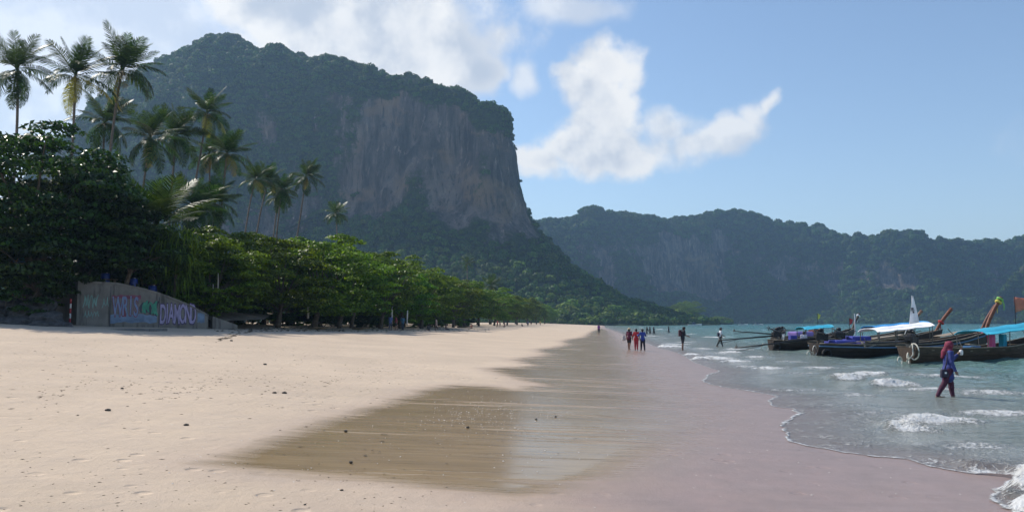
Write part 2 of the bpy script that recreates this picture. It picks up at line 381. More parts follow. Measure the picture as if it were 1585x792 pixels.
def water_mat():
    m, t, p = newmat('sea_water'); P = pos(t)
    sd = t.attr('sdw'); foam = t.attr('foam')
    edge_n = t.noise(P, 1.3, 4.0, 0.55); s2 = t.m('ADD', sd, t.m('MULTIPLY', t.m('SUBTRACT', edge_n, 0.5), 0.55))
    n1 = t.noise(P, 5.0, 5.0, 0.65); n2 = t.noise(t.mapping(P, (1.0, 1.7, 1)), 1.1, 4.0, 0.6); n3 = t.noise(t.mapping(P, (1, 1.4, 1)), 14.0, 4.0, 0.7)
    # body colour: thin sandy wash, milky shallows, turquoise farther out
    sdn = t.m('ADD', sd, t.m('MULTIPLY', t.m('SUBTRACT', n2, .5), 3.5))
    c = t.mix(t.rng(sdn, 0.0, 4.0), (0.33, 0.335, 0.325, 1), (0.225, 0.245, 0.215, 1))
    c = t.mix(t.rng(sdn, 3.0, 16.0), c, (0.120, 0.225, 0.200, 1))
    c = t.mix(t.rng(sdn, 14.0, 60.0), c, (0.055, 0.185, 0.180, 1))
    # foam: swash lace, a bead along the edge, broken water on the crests
    vor = t.new('ShaderNodeTexVoronoi'); vor.feature = 'DISTANCE_TO_EDGE'; vor.inputs['Scale'].default_value = 5.5
    t.link(t.vm('ADD', t.mapping(P, (1.0, 1.0, 0.2)), t.vm('MULTIPLY', t.noise(P, 3.0, 3, .6, color=True), (.45, .45, 0))), vor.inputs['Vector'])
    lace = t.rng(vor.outputs['Distance'], 0.10, 0.01)
    lacem = t.m('MULTIPLY', lace, t.m('MULTIPLY', t.rng(s2, 3.6, 0.1), t.rng(n2, 0.38, 0.62)))
    bead = t.m('MULTIPLY', t.rng(s2, 0.16, 0.06), t.rng(n1, 0.24, 0.52))
    fo = t.rng(t.m('ADD', foam, t.m('MULTIPLY', t.m('SUBTRACT', t.m('MULTIPLY_ADD', n3, .6, t.m('MULTIPLY', n1, .4)), .5), 2.6)), 0.34, 0.72)
    flecks = t.m('MULTIPLY', t.rng(n3, 0.66, 0.74), t.m('MULTIPLY', t.rng(n2, 0.5, 0.68), t.rng(sd, 9.0, 1.5, 0, .8)))
    fm = t.m('MAXIMUM', t.m('MAXIMUM', t.m('MULTIPLY', lacem, .85), bead), t.m('MAXIMUM', fo, flecks))
    c = t.mix(fm, c, t.mix(t.rng(n1, .3, .6), (0.74, 0.72, 0.67, 1), (0.93, 0.93, 0.92, 1)))
    t.link(c, p.inputs['Base Color'])
    t.link(t.m('MULTIPLY_ADD', fm, 0.55, 0.11), p.inputs['Roughness']); p.inputs['IOR'].default_value = 1.333
    thin = t.rng(s2, 0.02, 2.6, 0.42, 1.0)
    a = t.m('MULTIPLY', t.m('MAXIMUM', thin, fm), t.rng(s2, 0.02, 0.06)); t.link(a, p.inputs['Alpha'])
    w1 = t.noise(t.mapping(P, (1.1, 1.9, 1)), 1.5, 5.0, 0.62, 0.5); w2 = t.noise(t.mapping(P, (1, 1.6, 1)), 7.0, 4.0, 0.65)
    hg = t.m('ADD', t.m('MULTIPLY', w1, t.rng(sd, 0, 8, .2, 1.2)), t.m('MULTIPLY', w2, .22)); hg = t.m('ADD', hg, t.m('MULTIPLY', t.m('MULTIPLY', fm, n3), 0.5))
    t.link(t.bump(hg, 0.9, 0.30), p.inputs['Normal'])
    return m
def build_sea():
    rows = np.unique(np.concatenate([[-400, -150, -40, -8, 2, 5, 7], geo(8.2, 75, 430), geo(76, 420, 150), geo(430, 2600, 40)]))
    es = np.unique(np.concatenate([np.arange(-4, 12, 0.075), np.arange(12, 34, 0.16), geo(34.2, 120, 90), geo(124, 2600, 50)]))
    Y, E = np.meshgrid(rows, es, indexing='ij'); X = xs0(Y) + E
    x, y = X.ravel(), Y.ravel()
    sd = np.where(E.ravel() > 60, E.ravel(), 0.0); nr = E.ravel() <= 60
    sd[nr] = sd_water(x[nr], y[nr])
    amp = sstep(sd, 0.3, 14)
    ph = fbm(x * .05, y * .05, 2, 3) * 3
    z = amp * (0.07 * np.sin(2 * np.pi * (x * .93 + y * .35) / 7.5 + ph * 2) + 0.035 * np.sin(2 * np.pi * (x * .8 + y * -.6) / 3.4 + ph * 3)
               + 0.16 * fbm(x * .28, y * .45, 5, 4) + 0.10 * fbm(x * 1.1, y * 1.7, 6, 3))
    z *= 1 + 0.6 * sstep(np.hypot(x, y), 60, 300)
    foam = np.zeros(len(x)); g = (y < 700)
    for (px, py, L, h, ang) in _br:
        L = L * 1.22
        c = onz(px, py, 0.0); s = g & (np.hypot(x - c[0], y - c[1]) < 4 * L + 3)
        dx, dy = x[s] - c[0], y[s] - c[1]; ca, sa = math.cos(R(ang)), math.sin(R(ang))
        a = dx * ca + dy * sa; b = -dx * sa + dy * ca
        a = a + .25 * L * vnoise(a * 2 / L + px, b * 2); b = b + (.10 + .12 * L) * fbm(a * 1.6 / L + px * .37, b * .8, 4, 3) + .18 * a * a / L
        env = np.exp(-(a / L) ** 2); sf, sb = .12 + .10 * L ** .5, .45 + .35 * L ** .5
        z[s] += .8 * h * env * np.exp(-(np.where(b < 0, b / sf, b / sb)) ** 2) * (1 + .35 * fbm(dx * 5, dy * 5, 2, 3))
        if h > .12:
            lump = .05 * (h / .2) * env * np.exp(-((b + .25 * sf) / (1.6 * sf)) ** 2)
            z[s] += lump * fbm(dx * 9, dy * 9, 7, 3)
        fo = env * np.exp(-((b + .45 * sf) / (1.9 * sf)) ** 2) * min(1.0, .35 + h * 3.6)
        tail = .40 * np.exp(-((a - .9 * L) / (1.4 * L)) ** 2) * np.exp(-((b - .1) / .22) ** 2)
        foam[s] = np.maximum(foam[s], np.maximum(fo, tail * min(1, h * 4)))
    foam = np.maximum(foam, .30 * sstep(fbm(x * .12, y * .2, 9, 4), .25, .5) * sstep(y, 40, 90) * sstep(sd, 40, 4))
    z *= sstep(sd, .02, .45)
    zs = zsand(x, y)
    lap = 0.012 + 0.025 * sstep(sd, 0, 1.2)
    z = np.where(nr, np.maximum(z, zs + lap * (sd > -.3)), z)
    z = np.where(sd < -.3, zs - .15, z)
    keep = sd > -0.6
    Q = grid_quads(len(rows), len(es)); Q = Q[keep[Q].any(1)]
    o = link('sea', mesh_np('sea', np.stack([x, y, z], 1), Q, water_mat(), True, {'sdw': sd, 'foam': foam}))
    tag(o, 'turquoise shallow sea with small breaking waves', None, kind='structure')
build_sea()
o = link('seabed', mesh_np('seabed', [[-3000, -500, -7], [3000, -500, -7], [3000, 3200, -7], [-3000, 3200, -7]], [[0, 1, 2, 3]], mat('seabed', (.3, .25, .18))))
tag(o, 'ground sheet under sea and land', None, kind='structure')

# ------------------------------------------------------------------ mountains
def rock_mat():
    m, t, p = newmat('cliff'); P = pos(t); veg = t.attr('veg')
    col = t.noise(t.mapping(P, (0.06, 0.06, 0.010)), 1.0, 6.0, 0.65, 0.6); st = t.noise(t.mapping(P, (0.25, 0.25, 0.03)), 1.0, 5.0, 0.7)
    n = t.noise(P, 0.05, 6.0, 0.65); f = t.noise(P, 0.35, 4.0, 0.7)
    rock = t.mix(t.rng(col, .35, .68), (0.070, 0.064, 0.062, 1), (0.29, 0.235, 0.20, 1))
    rock = t.mix(t.rng(st, .55, .72), rock, (0.48, 0.38, 0.32, 1)); rock = t.mix(t.rng(n, .52, .66, 0, .7), rock, (0.13, 0.11, 0.095, 1))
    tan = t.noise(t.mapping(P, (.02, .02, .03)), 1.0, 5.0, .6, .5); rock = t.mix(t.rng(tan, .52, .66, 0, .75), rock, (0.34, 0.235, 0.150, 1))
    rock = t.mix(t.rng(st, .47, .36, 0, .8), rock, (0.055, 0.05, 0.05, 1))
    green = t.mix(t.rng(f, .35, .7), (0.022, 0.042, 0.016, 1), (0.055, 0.088, 0.030, 1))
    v = t.rng(t.m('ADD', veg, t.m('MULTIPLY', t.m('SUBTRACT', t.m('MULTIPLY_ADD', f, .5, t.m('MULTIPLY', n, .5)), .5), 1.6)), .32, .62)
    t.link(t.mix(v, rock, green), p.inputs['Base Color']); p.inputs['Roughness'].default_value = .9; p.inputs['Specular IOR Level'].default_value = .15
    t.link(t.bump(t.m('ADD', t.m('MULTIPLY', st, 1.4), t.m('MULTIPLY', f, 1.0)), 1.0, 4.5), p.inputs['Normal'])
    return m
ROCK = rock_mat()
def massif(name, label, ridge, prof, ncol, nrow, amp, seed, vegf, smoothn=9):
    """ridge: list of world points (x,y,z) left to right; prof(u01, zr) -> list of (outward distance, z, crag weight)"""
    Rg = np.array(ridge, float)
    s = np.concatenate([[0], np.cumsum(np.linalg.norm(np.diff(Rg[:, :2], axis=0), axis=1))])
    u = np.linspace(0, s[-1], ncol); C = np.stack([np.interp(u, s, Rg[:, k]) for k in range(3)], 1)
    ks = max(3, int(ncol * .03)) | 1; ker = np.hanning(ks + 2)[1:-1]; ker /= ker.sum()
    sm = lambda a, k: np.convolve(np.pad(a, k // 2, mode='edge'), ker, 'valid')
    xy = np.stack([sm(C[:, 0], ks), sm(C[:, 1], ks)], 1)
    T = np.gradient(xy, axis=0); T /= np.linalg.norm(T, axis=1)[:, None]
    N = np.stack([T[:, 1], -T[:, 0]], 1)
    N = np.stack([sm(N[:, 0], ks), sm(N[:, 1], ks)], 1); N /= np.linalg.norm(N, axis=1)[:, None]
    V = np.zeros((nrow, ncol, 3)); W = np.zeros((nrow, ncol)); K = np.zeros((nrow, ncol))
    for j in range(ncol):
        pr = np.array(prof(j / (ncol - 1), C[j, 2], u[j]), float)
        L = np.concatenate([[0], np.cumsum(np.hypot(np.diff(pr[:, 0]), np.diff(pr[:, 1])))]); q = np.linspace(0, L[-1], nrow)
        out = np.interp(q, L, pr[:, 0]); z = np.interp(q, L, pr[:, 1])
        V[:, j, 0] = xy[j, 0] + N[j, 0] * out; V[:, j, 1] = xy[j, 1] + N[j, 1] * out; V[:, j, 2] = z
        W[:, j] = np.interp(q, L, pr[:, 2]); K[:, j] = np.interp(q, L, pr[:, 3])
    X, Yy, Z = V[..., 0], V[..., 1], V[..., 2]
    n1 = fbm(X * .011 + seed, Yy * .011, Z * .006, 4); n2 = fbm(X * .035 + seed, Yy * .035, Z * .012, 4); n3 = fbm(X * .12 + seed, Yy * .12, Z * .05, 3)
    rid = 1 - np.abs(fbm(X * .022 + seed * 2, Yy * .022, Z * .005, 4)) * 2.2
    disp = amp * (.9 * n1 + .55 * n2 + .20 * n3 + .35 * rid - .15) * W
    V[..., 0] += N[None, :, 0] * disp; V[..., 1] += N[None, :, 1] * disp
    V[..., 2] += amp * .10 * (n2 + n3) * np.clip(W, .2, 1) * (K < .97)
    veg = np.clip(vegf(K, n1, n2, rid, V), 0, 1)
    o = link(name, mesh_np(name, V.reshape(-1, 3), grid_quads(nrow, ncol), ROCK, True, {'veg': veg.ravel()}))
    tag(o, label, None, kind='structure')
    return V, veg, K
# --- crown clump used for the forest that covers the slopes
def leaf_mat(name, dark, light, trans=0.28, rough=0.42, spec=0.35):
    if name in _mats: return _mats[name]
    m, t, p = newmat(name)
    g = t.new('ShaderNodeNewGeometry'); oi = t.new('ShaderNodeObjectInfo')
    c = t.mix(g.outputs['Random Per Island'], C4(dark), C4(light))
    hsv = t.new('ShaderNodeHueSaturation'); t.link(c, hsv.inputs['Color'])
    t.link(t.rng(oi.outputs['Random'], 0, 1, .475, .525, False), hsv.inputs['Hue']); t.link(t.rng(oi.outputs['Random'], 0, 1, .8, 1.25, False), hsv.inputs['Value'])
    p.inputs['Roughness'].default_value = rough; p.inputs['Specular IOR Level'].default_value = spec
    t.link(hsv.outputs[0], p.inputs['Base Color'])
    tr = t.new('ShaderNodeBsdfTranslucent'); t.link(t.mix(.5, hsv.outputs[0], t.mix(1.0, hsv.outputs[0], (1.9, 1.9, .5, 1), 'MULTIPLY')), tr.inputs[0])
    mx = t.new('ShaderNodeMixShader'); mx.inputs[0].default_value = trans
    t.link(p.outputs[0], mx.inputs[1]); t.link(tr.outputs[0], mx.inputs[2]); t.link(mx.outputs[0], t.n['Material Output'].inputs[0])
    _mats[name] = m; return m
def leaves(P, N, l, w, g, fold=.15):
    """one folded diamond per leaf"""
    n = len(P); N = N / (np.linalg.norm(N, axis=1)[:, None] + 1e-9)
    T = g.normal(size=(n, 3)); T -= (T * N).sum(1)[:, None] * N; T /= np.linalg.norm(T, axis=1)[:, None] + 1e-9
    B = np.cross(N, T); l = np.broadcast_to(l, (n,))[:, None]; w = np.broadcast_to(w, (n,))[:, None]
    a = P - T * l * .5; b = P + T * l * .08 + B * w * .5 + N * w * fold; c = P + T * l * .5 - N * l * .08; d = P + T * l * .08 - B * w * .5 + N * w * fold
    V = np.stack([a, b, c, d], 1).reshape(-1, 3)
    return V, np.arange(4 * n).reshape(-1, 4)
FOREST = leaf_mat('forest_leaves', (0.022, 0.052, 0.010), (0.085, 0.150, 0.024), .25, .6, .15)
def clump_mesh(seed, mm=None):
    g = np.random.default_rng(seed); n = 150
    d = g.normal(size=(n, 3)); d[:, 2] = np.abs(d[:, 2]) * .9 - .25; d /= np.linalg.norm(d, axis=1)[:, None]
    r = 1 + .28 * fbm(d[:, 0] * 2 + seed, d[:, 1] * 2, d[:, 2] * 2, 2); P = d * (r * g.uniform(.78, 1.05, n))[:, None] * np.array([1, 1, .82])
    V, Q = leaves(P, d + g.normal(size=(n, 3)) * .45, g.uniform(.35, .6, n), g.uniform(.3, .5, n), g)
    return mesh_np('clump', V, Q, mm or FOREST)
CLUMPS = []
for k in range(3):
    CLUMPS.append(bpy.data.objects.new('forest_clump_source', clump_mesh(50 + k)))
FOREST_SUN = leaf_mat('painted_sun_forest_leaves', (0.06, 0.11, 0.02), (0.17, 0.25, 0.04), .3, .6, .15)  # sunlight put into the leaf colour, for islet and spur
CLUMPS_SUN = [bpy.data.objects.new('forest_clump_source', clump_mesh(70 + k, FOREST_SUN)) for k in range(3)]
def forest(name, label, P, S, src=None):
    src = src or CLUMPS
    g = np.random.default_rng(len(P)); n = len(P)
    me = bpy.data.meshes.new(name); me.from_pydata(np.asarray(P).tolist(), [], [])
    for a, v in (('sc', S), ('rz', g.uniform(0, 6.28, n)), ('kk', g.integers(0, 3, n).astype(float))):
        q = me.attributes.new(a, 'FLOAT', 'POINT'); q.data.foreach_set('value', np.asarray(v, np.float32))
    o = link(name, me)
    tree = bpy.data.node_groups.new(name, 'GeometryNodeTree')
    tree.interface.new_socket('Geometry', in_out='INPUT', socket_type='NodeSocketGeometry'); tree.interface.new_socket('Geometry', in_out='OUTPUT', socket_type='NodeSocketGeometry')
    nt = NT(tree); gi = nt.new('NodeGroupInput'); go = nt.new('NodeGroupOutput'); jn = nt.new('GeometryNodeJoinGeometry')
    def na(nm):
        q = nt.new('GeometryNodeInputNamedAttribute'); q.data_type = 'FLOAT'; q.inputs[0].default_value = nm; return q.outputs[0]
    for k in range(3):
        ip = nt.new('GeometryNodeInstanceOnPoints'); oi = nt.new('GeometryNodeObjectInfo'); oi.inputs[0].default_value = src[k]; oi.inputs['As Instance'].default_value = True
        cmp_ = nt.new('FunctionNodeCompare', data_type='FLOAT', operation='EQUAL'); nt.link(na('kk'), cmp_.inputs[0]); cmp_.inputs[1].default_value = k; cmp_.inputs['Epsilon'].default_value = .1
        cx = nt.new('ShaderNodeCombineXYZ'); nt.link(na('rz'), cx.inputs[2])
        nt.link(gi.outputs[0], ip.inputs['Points']); nt.link(cmp_.outputs[0], ip.inputs['Selection']); nt.link(oi.outputs['Geometry'], ip.inputs['Instance'])
        nt.link(cx.outputs[0], ip.inputs['Rotation']); nt.link(na('sc'), ip.inputs['Scale']); nt.link(ip.outputs[0], jn.inputs[0])
    nt.link(jn.outputs[0], go.inputs[0])
    md = o.modifiers.new('scatter', 'NODES'); md.node_group = tree
    return tag(o, label, None, kind='stuff')
def scatter_on(V, veg, spacing, g, thr=.45, ymax=None, zmin=1.0, kmask=None):
    nr, nc = veg.shape
    a, b, c = V[:-1, :-1], V[1:, :-1], V[:-1, 1:]
    ar = np.linalg.norm(np.cross(b - a, c - a), axis=-1); vg = veg[:-1, :-1]
    pr = ar / spacing**2 * sstep(vg, thr - .15, thr + .15) * (a[..., 2] > zmin)
    if kmask is not None: pr = pr * kmask[:-1, :-1]
    n = g.poisson(pr); i, j = np.nonzero(n); rep = n[i, j]; i, j = np.repeat(i, rep), np.repeat(j, rep)
    s, t_ = g.uniform(size=(2, len(i), 1))
    return V[i, j] + (V[np.minimum(i + 1, nr - 1), j] - V[i, j]) * s + (V[i, np.minimum(j + 1, nc - 1)] - V[i, j]) * t_

def big_cliff():
    sky = [(60, 420, 960), (110, 320, 940), (165, 222, 915), (205, 150, 890), (244, 112, 870), (275, 94, 855), (300, 84, 848), (321, 76, 840), (338, 62, 836), (353, 57, 832), (372, 60, 828), (385, 69, 824), (408, 85, 818), (417, 82, 815), (430, 73, 812), (443, 76, 808), (453, 85, 805), (466, 84, 802), (478, 88, 799), (489, 94, 796), (503, 88, 792), (525, 92, 786),
           (548, 99, 780), (580, 107, 772), (612, 119, 763), (622, 117, 760), (635, 115, 757), (655, 124, 752), (671, 135, 748), (690, 135, 744), (705, 136, 740), (730, 147, 735), (745, 158, 731), (760, 163, 729), (773, 165, 731), (783, 172, 740)]
    rg = [at(*p) for p in sky]
    # the ridge turns away behind the end of the cliff, falling to the spur
    rg += [at(781, 185, 770), at(776, 205, 820), at(760, 230, 880), at(740, 260, 950), at(730, 300, 1040)]
    g = np.random.default_rng(11)
    def prof(u, zr, s):
        k = sstep(u, .30, .48)                       # bare cliff grows towards the right end
        kk = sstep(u, .54, .665)                      # the end of the massif: sheer, with a shorter foot slope
        zc = 70 + 28 * k + 18 * math.sin(s * .013) * (1 - kk)
        zc = min(zc, zr * .6); e = 10 * k + 40 * (1 - k) - 4 * kk; m1 = 8 + 26 * (1 - k) - 4 * kk; m2 = 22 + 60 * (1 - k) - 8 * kk; tl = 178 + 60 * (1 - k) - 26 * kk; w = 1 - .55 * kk
        return [(-420, -5, .1, 1.), (-160, zr * .55, .3, 1.), (-30, zr - 10, .25, 1.), (0, zr, .12, 1.), (e * .5, zr - 5, .25, .97), (e, zr - 24, .5 * w, .85), (e + m1, zr * .62 + zc * .38, 1. * w, .5), (e + m1 * .5 + m2 * .4, zr * .25 + zc * .75, 1. * w, .36),
                (e + m2, zc, .9 * w, .25), (e + m2 + tl * .24, zc * (.62 - .06 * kk), .6 * w, .08), (e + m2 + tl * .62, zc * (.25 - .04 * kk), .5 * w, .03), (e + m2 + tl, 3.2, .25, 0.), (e + m2 + tl + 50, -5, .1, 0.)]
    def vegf(K, n1, n2, rid, V):
        v = np.where(K > .9, 1, 0) + sstep(K, .70, .90) * .8 + sstep(K, .27, .12)
        x = V[..., 0]; left = sstep(x / V[..., 1] * F + PW / 2, 620, 380)
        return v + .42 * left + 1.1 * n2 + .9 * n1 + .20
    V, veg, K = massif('limestone_cliff', 'tall hazy limestone cliff with forested crown and bare grey face', rg, prof, 760, 230, 22, 4.0, vegf)
    front = (np.arange(V.shape[0])[:, None] > V.shape[0] * .30) * np.ones(V.shape[1])[None, :]
    P = scatter_on(V, veg, 4.4, g, .55, kmask=front)
    slope = V[..., 2]
    S = np.clip(2.3 * np.exp(g.normal(0, .42, len(P))), 1.0, 6.0); px = P[:, 0] / P[:, 1] * F + PW / 2
    light = (g.random(len(P)) < .05 + .24 * sstep(px, 780, 960)) & (P[:, 2] < 110)  # more crowns with painted sunlight towards the spur
    forest('cliff_forest', 'dense forest covering the tall cliff and its foot slope', P[~light] + np.array([0, 0, .6]), S[~light])
    forest('slope_forest', 'trees sprinkled over the foot slope and spur, sunlight painted into their lighter green', P[light] + np.array([0, 0, .8]), S[light] * 1.05, CLUMPS_SUN)
big_cliff()
def far_range():
    sky = [(560, 380), (640, 350), (740, 345), (800, 342), (839, 339), (870, 336), (892, 333), (900, 322), (914, 318), (925, 322), (936, 329), (950, 327), (979, 329), (1013, 334), (1032, 339), (1052, 335), (1064, 337), (1090, 329), (1119, 323), (1140, 324), (1158, 327), (1177, 332), (1192, 340), (1230, 344), (1257, 350), (1266, 346), (1274, 347), (1290, 356), (1307, 365), (1317, 366), (1325, 361), (1332, 360), (1346, 366),
           (1360, 361), (1380, 356), (1400, 354), (1418, 355), (1432, 362), (1443, 370), (1452, 366), (1461, 368), (1472, 373), (1486, 368), (1496, 372), (1505, 377), (1520, 371), (1534, 370), (1546, 373), (1558, 376), (1573, 370), (1585, 365), (1640, 352), (1720, 350), (1850, 372), (2000, 380), (2250, 420), (2500, 470)]
    rg = []
    for px, py in sky:
        Y = 1560 + 60 * math.sin(px * .012); rg.append(at(px, py + 2, Y))
    g = np.random.default_rng(5)
    def prof(u, zr, s):
        zc = 58 + 16 * math.sin(s * .009) + 12 * math.sin(s * .023 + 1)
        return [(-400, -6, .1, 1.), (-120, zr * .6, .3, 1.), (-25, zr - 8, .2, 1.), (0, zr, .05, 1.), (12, zr - 8, .3, .95), (26, zr - 34, .7, .72), (52, zc + 20, 1., .42), (66, zc, .9, .25), (115, zc * .42, .5, .06), (165, 3, .2, 0.), (200, -6, .1, 0.)]
    def vegf(K, n1, n2, rid, V):
        px = V[..., 0] / V[..., 1] * F + PW / 2
        bare = sstep(px, 990, 1030) * sstep(px, 1140, 1100)
        return sstep(K, .60, .85) + sstep(K, .30, .12) + .62 - .85 * bare * sstep(K, .2, .3) + .75 * n2 + .55 * n1
    V, veg, K = massif('far_ridge', 'long dark wooded ridge across the bay', rg, prof, 900, 120, 30, 9.0, vegf)
    front = (np.arange(V.shape[0])[:, None] > V.shape[0] * .42) * np.ones(V.shape[1])[None, :]
    P = scatter_on(V, veg, 7.0, g, .5, kmask=front)
    forest('ridge_forest', 'dark forest covering the ridge across the bay', P + np.array([0, 0, 1]), np.clip(4.0 * np.exp(g.normal(0, .38, len(P))), 2, 9))
far_range()
def side_rock():
    rg = [at(1583, 486, 1180), at(1590, 440, 1175), at(1596, 385, 1170), at(1640, 340, 1165), at(1720, 320, 1160), at(1850, 300, 1150), at(2050, 330, 1140), at(2300, 420, 1130)]
    def prof(u, zr, s):
        return [(-260, -6, .1, 1.), (-80, zr * .6, .3, 1.), (0, zr, .1, 1.), (10, zr - 10, .3, .95), (34, zr * .55, 1., .5), (44, 12, .9, .3), (60, -6, .3, .1)]
    V, veg, K = massif('side_headland', 'pale wooded rock headland at the right edge of the bay', rg, prof, 160, 70, 16, 21.0, lambda K, a, b, r, V: .55 + .8 * b + .4 * a)
    g = np.random.default_rng(8); P = scatter_on(V, veg, 8, g, .45); forest('headland_forest', 'trees on the rock headland at the right edge', P, g.uniform(3.5, 6, len(P)))
side_rock()


# ------------------------------------------------------------------ broadleaf trees
BARK = mat('bark', (0.12, 0.092, 0.07), .9, .5, 4.0, .6)
def gz(x, y): return float(zsand(x, y))
ORD = ['first', 'second', 'third', 'fourth', 'fifth', 'sixth', 'seventh', 'eighth', 'ninth', 'tenth', 'eleventh', 'twelfth', 'thirteenth', 'fourteenth', 'fifteenth',
       'sixteenth', 'seventeenth', 'eighteenth', 'nineteenth', 'twentieth', 'twenty-first', 'twenty-second', 'twenty-third', 'twenty-fourth']
LEAF = leaf_mat('broad_leaves', (0.022, 0.056, 0.005), (0.155, 0.250, 0.020), .40, .42, .22)
LEAF2 = leaf_mat('yellow_green_leaves', (0.040, 0.080, 0.008), (0.180, 0.260, 0.024), .40, .45, .2)
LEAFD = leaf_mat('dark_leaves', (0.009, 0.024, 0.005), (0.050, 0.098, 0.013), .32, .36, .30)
def crown_data(seed, rx, ry, rz, zc, nclump, per, leaf, flat=.38, low=-.93):
    """umbrella layers of leaf sprays spread through the crown volume"""
    g = np.random.default_rng(seed); Cs = []
    tries = 0
    while len(Cs) < nclump and tries < nclump * 60:
        tries += 1
        d = g.normal(size=3); d /= np.linalg.norm(d)
        if d[2] < low: continue
        rr = g.uniform(.45, 1.0) ** .6 * (1 + .22 * float(fbm(d[0] * 1.7 + seed, d[1] * 1.7, d[2] * 1.7, 2)))
        p = d * rr * np.array([rx, ry, rz]); rc = g.uniform(.17, .30) * rx
        if all(np.linalg.norm((p - q) * np.array([1, 1, 1.7])) > .62 * min(rc, r2) for q, r2 in Cs): Cs.append((p, rc))
    PP, NN = [], []
    for p, rc in Cs:
        n = int(per * (rc / (.23 * rx)) ** 2 * g.uniform(.7, 1.2)); th = g.uniform(0, 2 * np.pi, n); q = np.sqrt(g.uniform(0, 1, n))
        wob = 1 + .30 * np.sin(th * 3 + g.uniform(0, 6)) * q
        x, y = np.cos(th) * q * rc * wob, np.sin(th) * q * rc * wob
        z = flat * rc * (np.sqrt(np.clip(1 - q * q, 0, 1)) * g.uniform(.1, 1, n) - .35) - .12 * rc * q
        PP.append(np.stack([x, y, z], 1) + p); nn = np.stack([x * .5, y * .5, np.full(n, rc * .55)], 1) / rc + g.normal(size=(n, 3)) * .38; NN.append(nn)
    P = np.concatenate(PP); N = np.concatenate(NN); n = len(P)
    P[:, 2] += zc
    V, Q = leaves(P, N, g.uniform(.75, 1.25, n) * leaf, g.uniform(.75, 1.2, n) * leaf * .6, g)
    return V, Q, [(c + np.array([0, 0, zc]), r) for c, r in Cs]
def trunk_mb(seed, Cs, zc, rz, r0, lean=(0, 0)):
    g = np.random.default_rng(seed + 99); m = MB(); zf = zc - rz * .55
    P = np.array([[lean[0] * k * k + .12 * math.sin(k * 3 + seed), lean[1] * k * k + .1 * math.cos(k * 4 + seed), -.35 + (zf + .35) * k] for k in np.linspace(0, 1, 8)])
    m.tube(P, r0 * np.linspace(1.25, .62, 8) * (1 + .25 * np.exp(-np.linspace(0, 6, 8))), 9)
    top = P[-1]
    for c, r in [Cs[i] for i in g.permutation(len(Cs))[:14]]:
        st = P[g.integers(4, 8)]; mid = st + (c - st) * .5 + np.array([0, 0, .12 * np.linalg.norm(c - st)]) + g.normal(size=3) * .15
        k = np.linspace(0, 1, 6)[:, None]; Q = (1 - k) ** 2 * st + 2 * k * (1 - k) * mid + k * k * c
        m.tube(Q, r0 * np.linspace(.42, .07, 6), 6)
    return m
_protos = {}
def tree_proto(key, seed, rx, ry, rz, zc, nclump, per, leaf, r0, lean=(0, 0), **kw):
    if key not in _protos:
        V, Q, Cs = crown_data(seed, rx, ry, rz, zc, nclump, per, leaf, **kw)
        t = trunk_mb(seed, Cs, zc, rz, r0, lean); me = bpy.data.meshes.new('trunk'); me.from_pydata(np.concatenate(t.V).tolist(), [], t.F); me.materials.append(BARK)
        me.polygons.foreach_set('use_smooth', np.ones(len(t.F), bool)); me.update()
        _protos[key] = (me, V, Q)
    return _protos[key]
_cm = {}
def tree(key, name, label, cat, x, y, z, sc_, rz, leafm, group=None):
    tm, V, Q = _protos[key]
    if (key, leafm.name) not in _cm: _cm[(key, leafm.name)] = mesh_np('crown', V, Q, leafm)
    o = thing(name, label, cat, (x, y, z), rz, group); o.scale = (sc_, sc_, sc_) if np.isscalar(sc_) else sc_
    link('trunk', tm, o); link('crown', _cm[(key, leafm.name)], o); return o
for k in range(5):
    tree_proto(k, 30 + k, 5.2, 4.9, 4.3, 5.7, 84, 150, .36, .24, (random.uniform(-.6, .9), random.uniform(-.6, .6)))
tree_proto('big', 61, 6.2, 5.6, 5.6, 8.2, 120, 190, .36, .38, (.6, -.4))
tree_proto('big2', 64, 5.4, 5.0, 4.8, 7.4, 100, 190, .34, .32, (.3, .3))
tree_proto('low', 67, 3.6, 3.2, 2.3, 3.2, 48, 140, .30, .15, (.3, -.3))
tree_proto('shrub', 71, 1.5, 1.3, 1.1, 1.05, 22, 110, .20, .05, low=-.95)
TERR = 4.35     # height of the terrace behind the wall
BT = 'broadleaf trees lining the beach'
# the dark group on the terrace at the left
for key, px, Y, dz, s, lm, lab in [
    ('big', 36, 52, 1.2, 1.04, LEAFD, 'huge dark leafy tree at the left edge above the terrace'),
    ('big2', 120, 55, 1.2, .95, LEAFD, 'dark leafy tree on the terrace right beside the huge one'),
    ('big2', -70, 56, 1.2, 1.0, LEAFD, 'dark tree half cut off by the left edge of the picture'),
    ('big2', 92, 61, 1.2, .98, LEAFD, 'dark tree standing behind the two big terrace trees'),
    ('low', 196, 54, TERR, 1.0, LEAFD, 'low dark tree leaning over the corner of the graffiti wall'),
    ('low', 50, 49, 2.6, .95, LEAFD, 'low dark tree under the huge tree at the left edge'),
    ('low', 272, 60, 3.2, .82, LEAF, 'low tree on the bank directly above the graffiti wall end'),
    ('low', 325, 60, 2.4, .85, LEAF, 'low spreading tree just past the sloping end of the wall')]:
    p = at(px, HOR, Y); tree(key, 'broadleaf_tree', lab, 'tree', p[0], Y, dz, s, random.uniform(0, 6.28), lm, 'trees on the terrace')
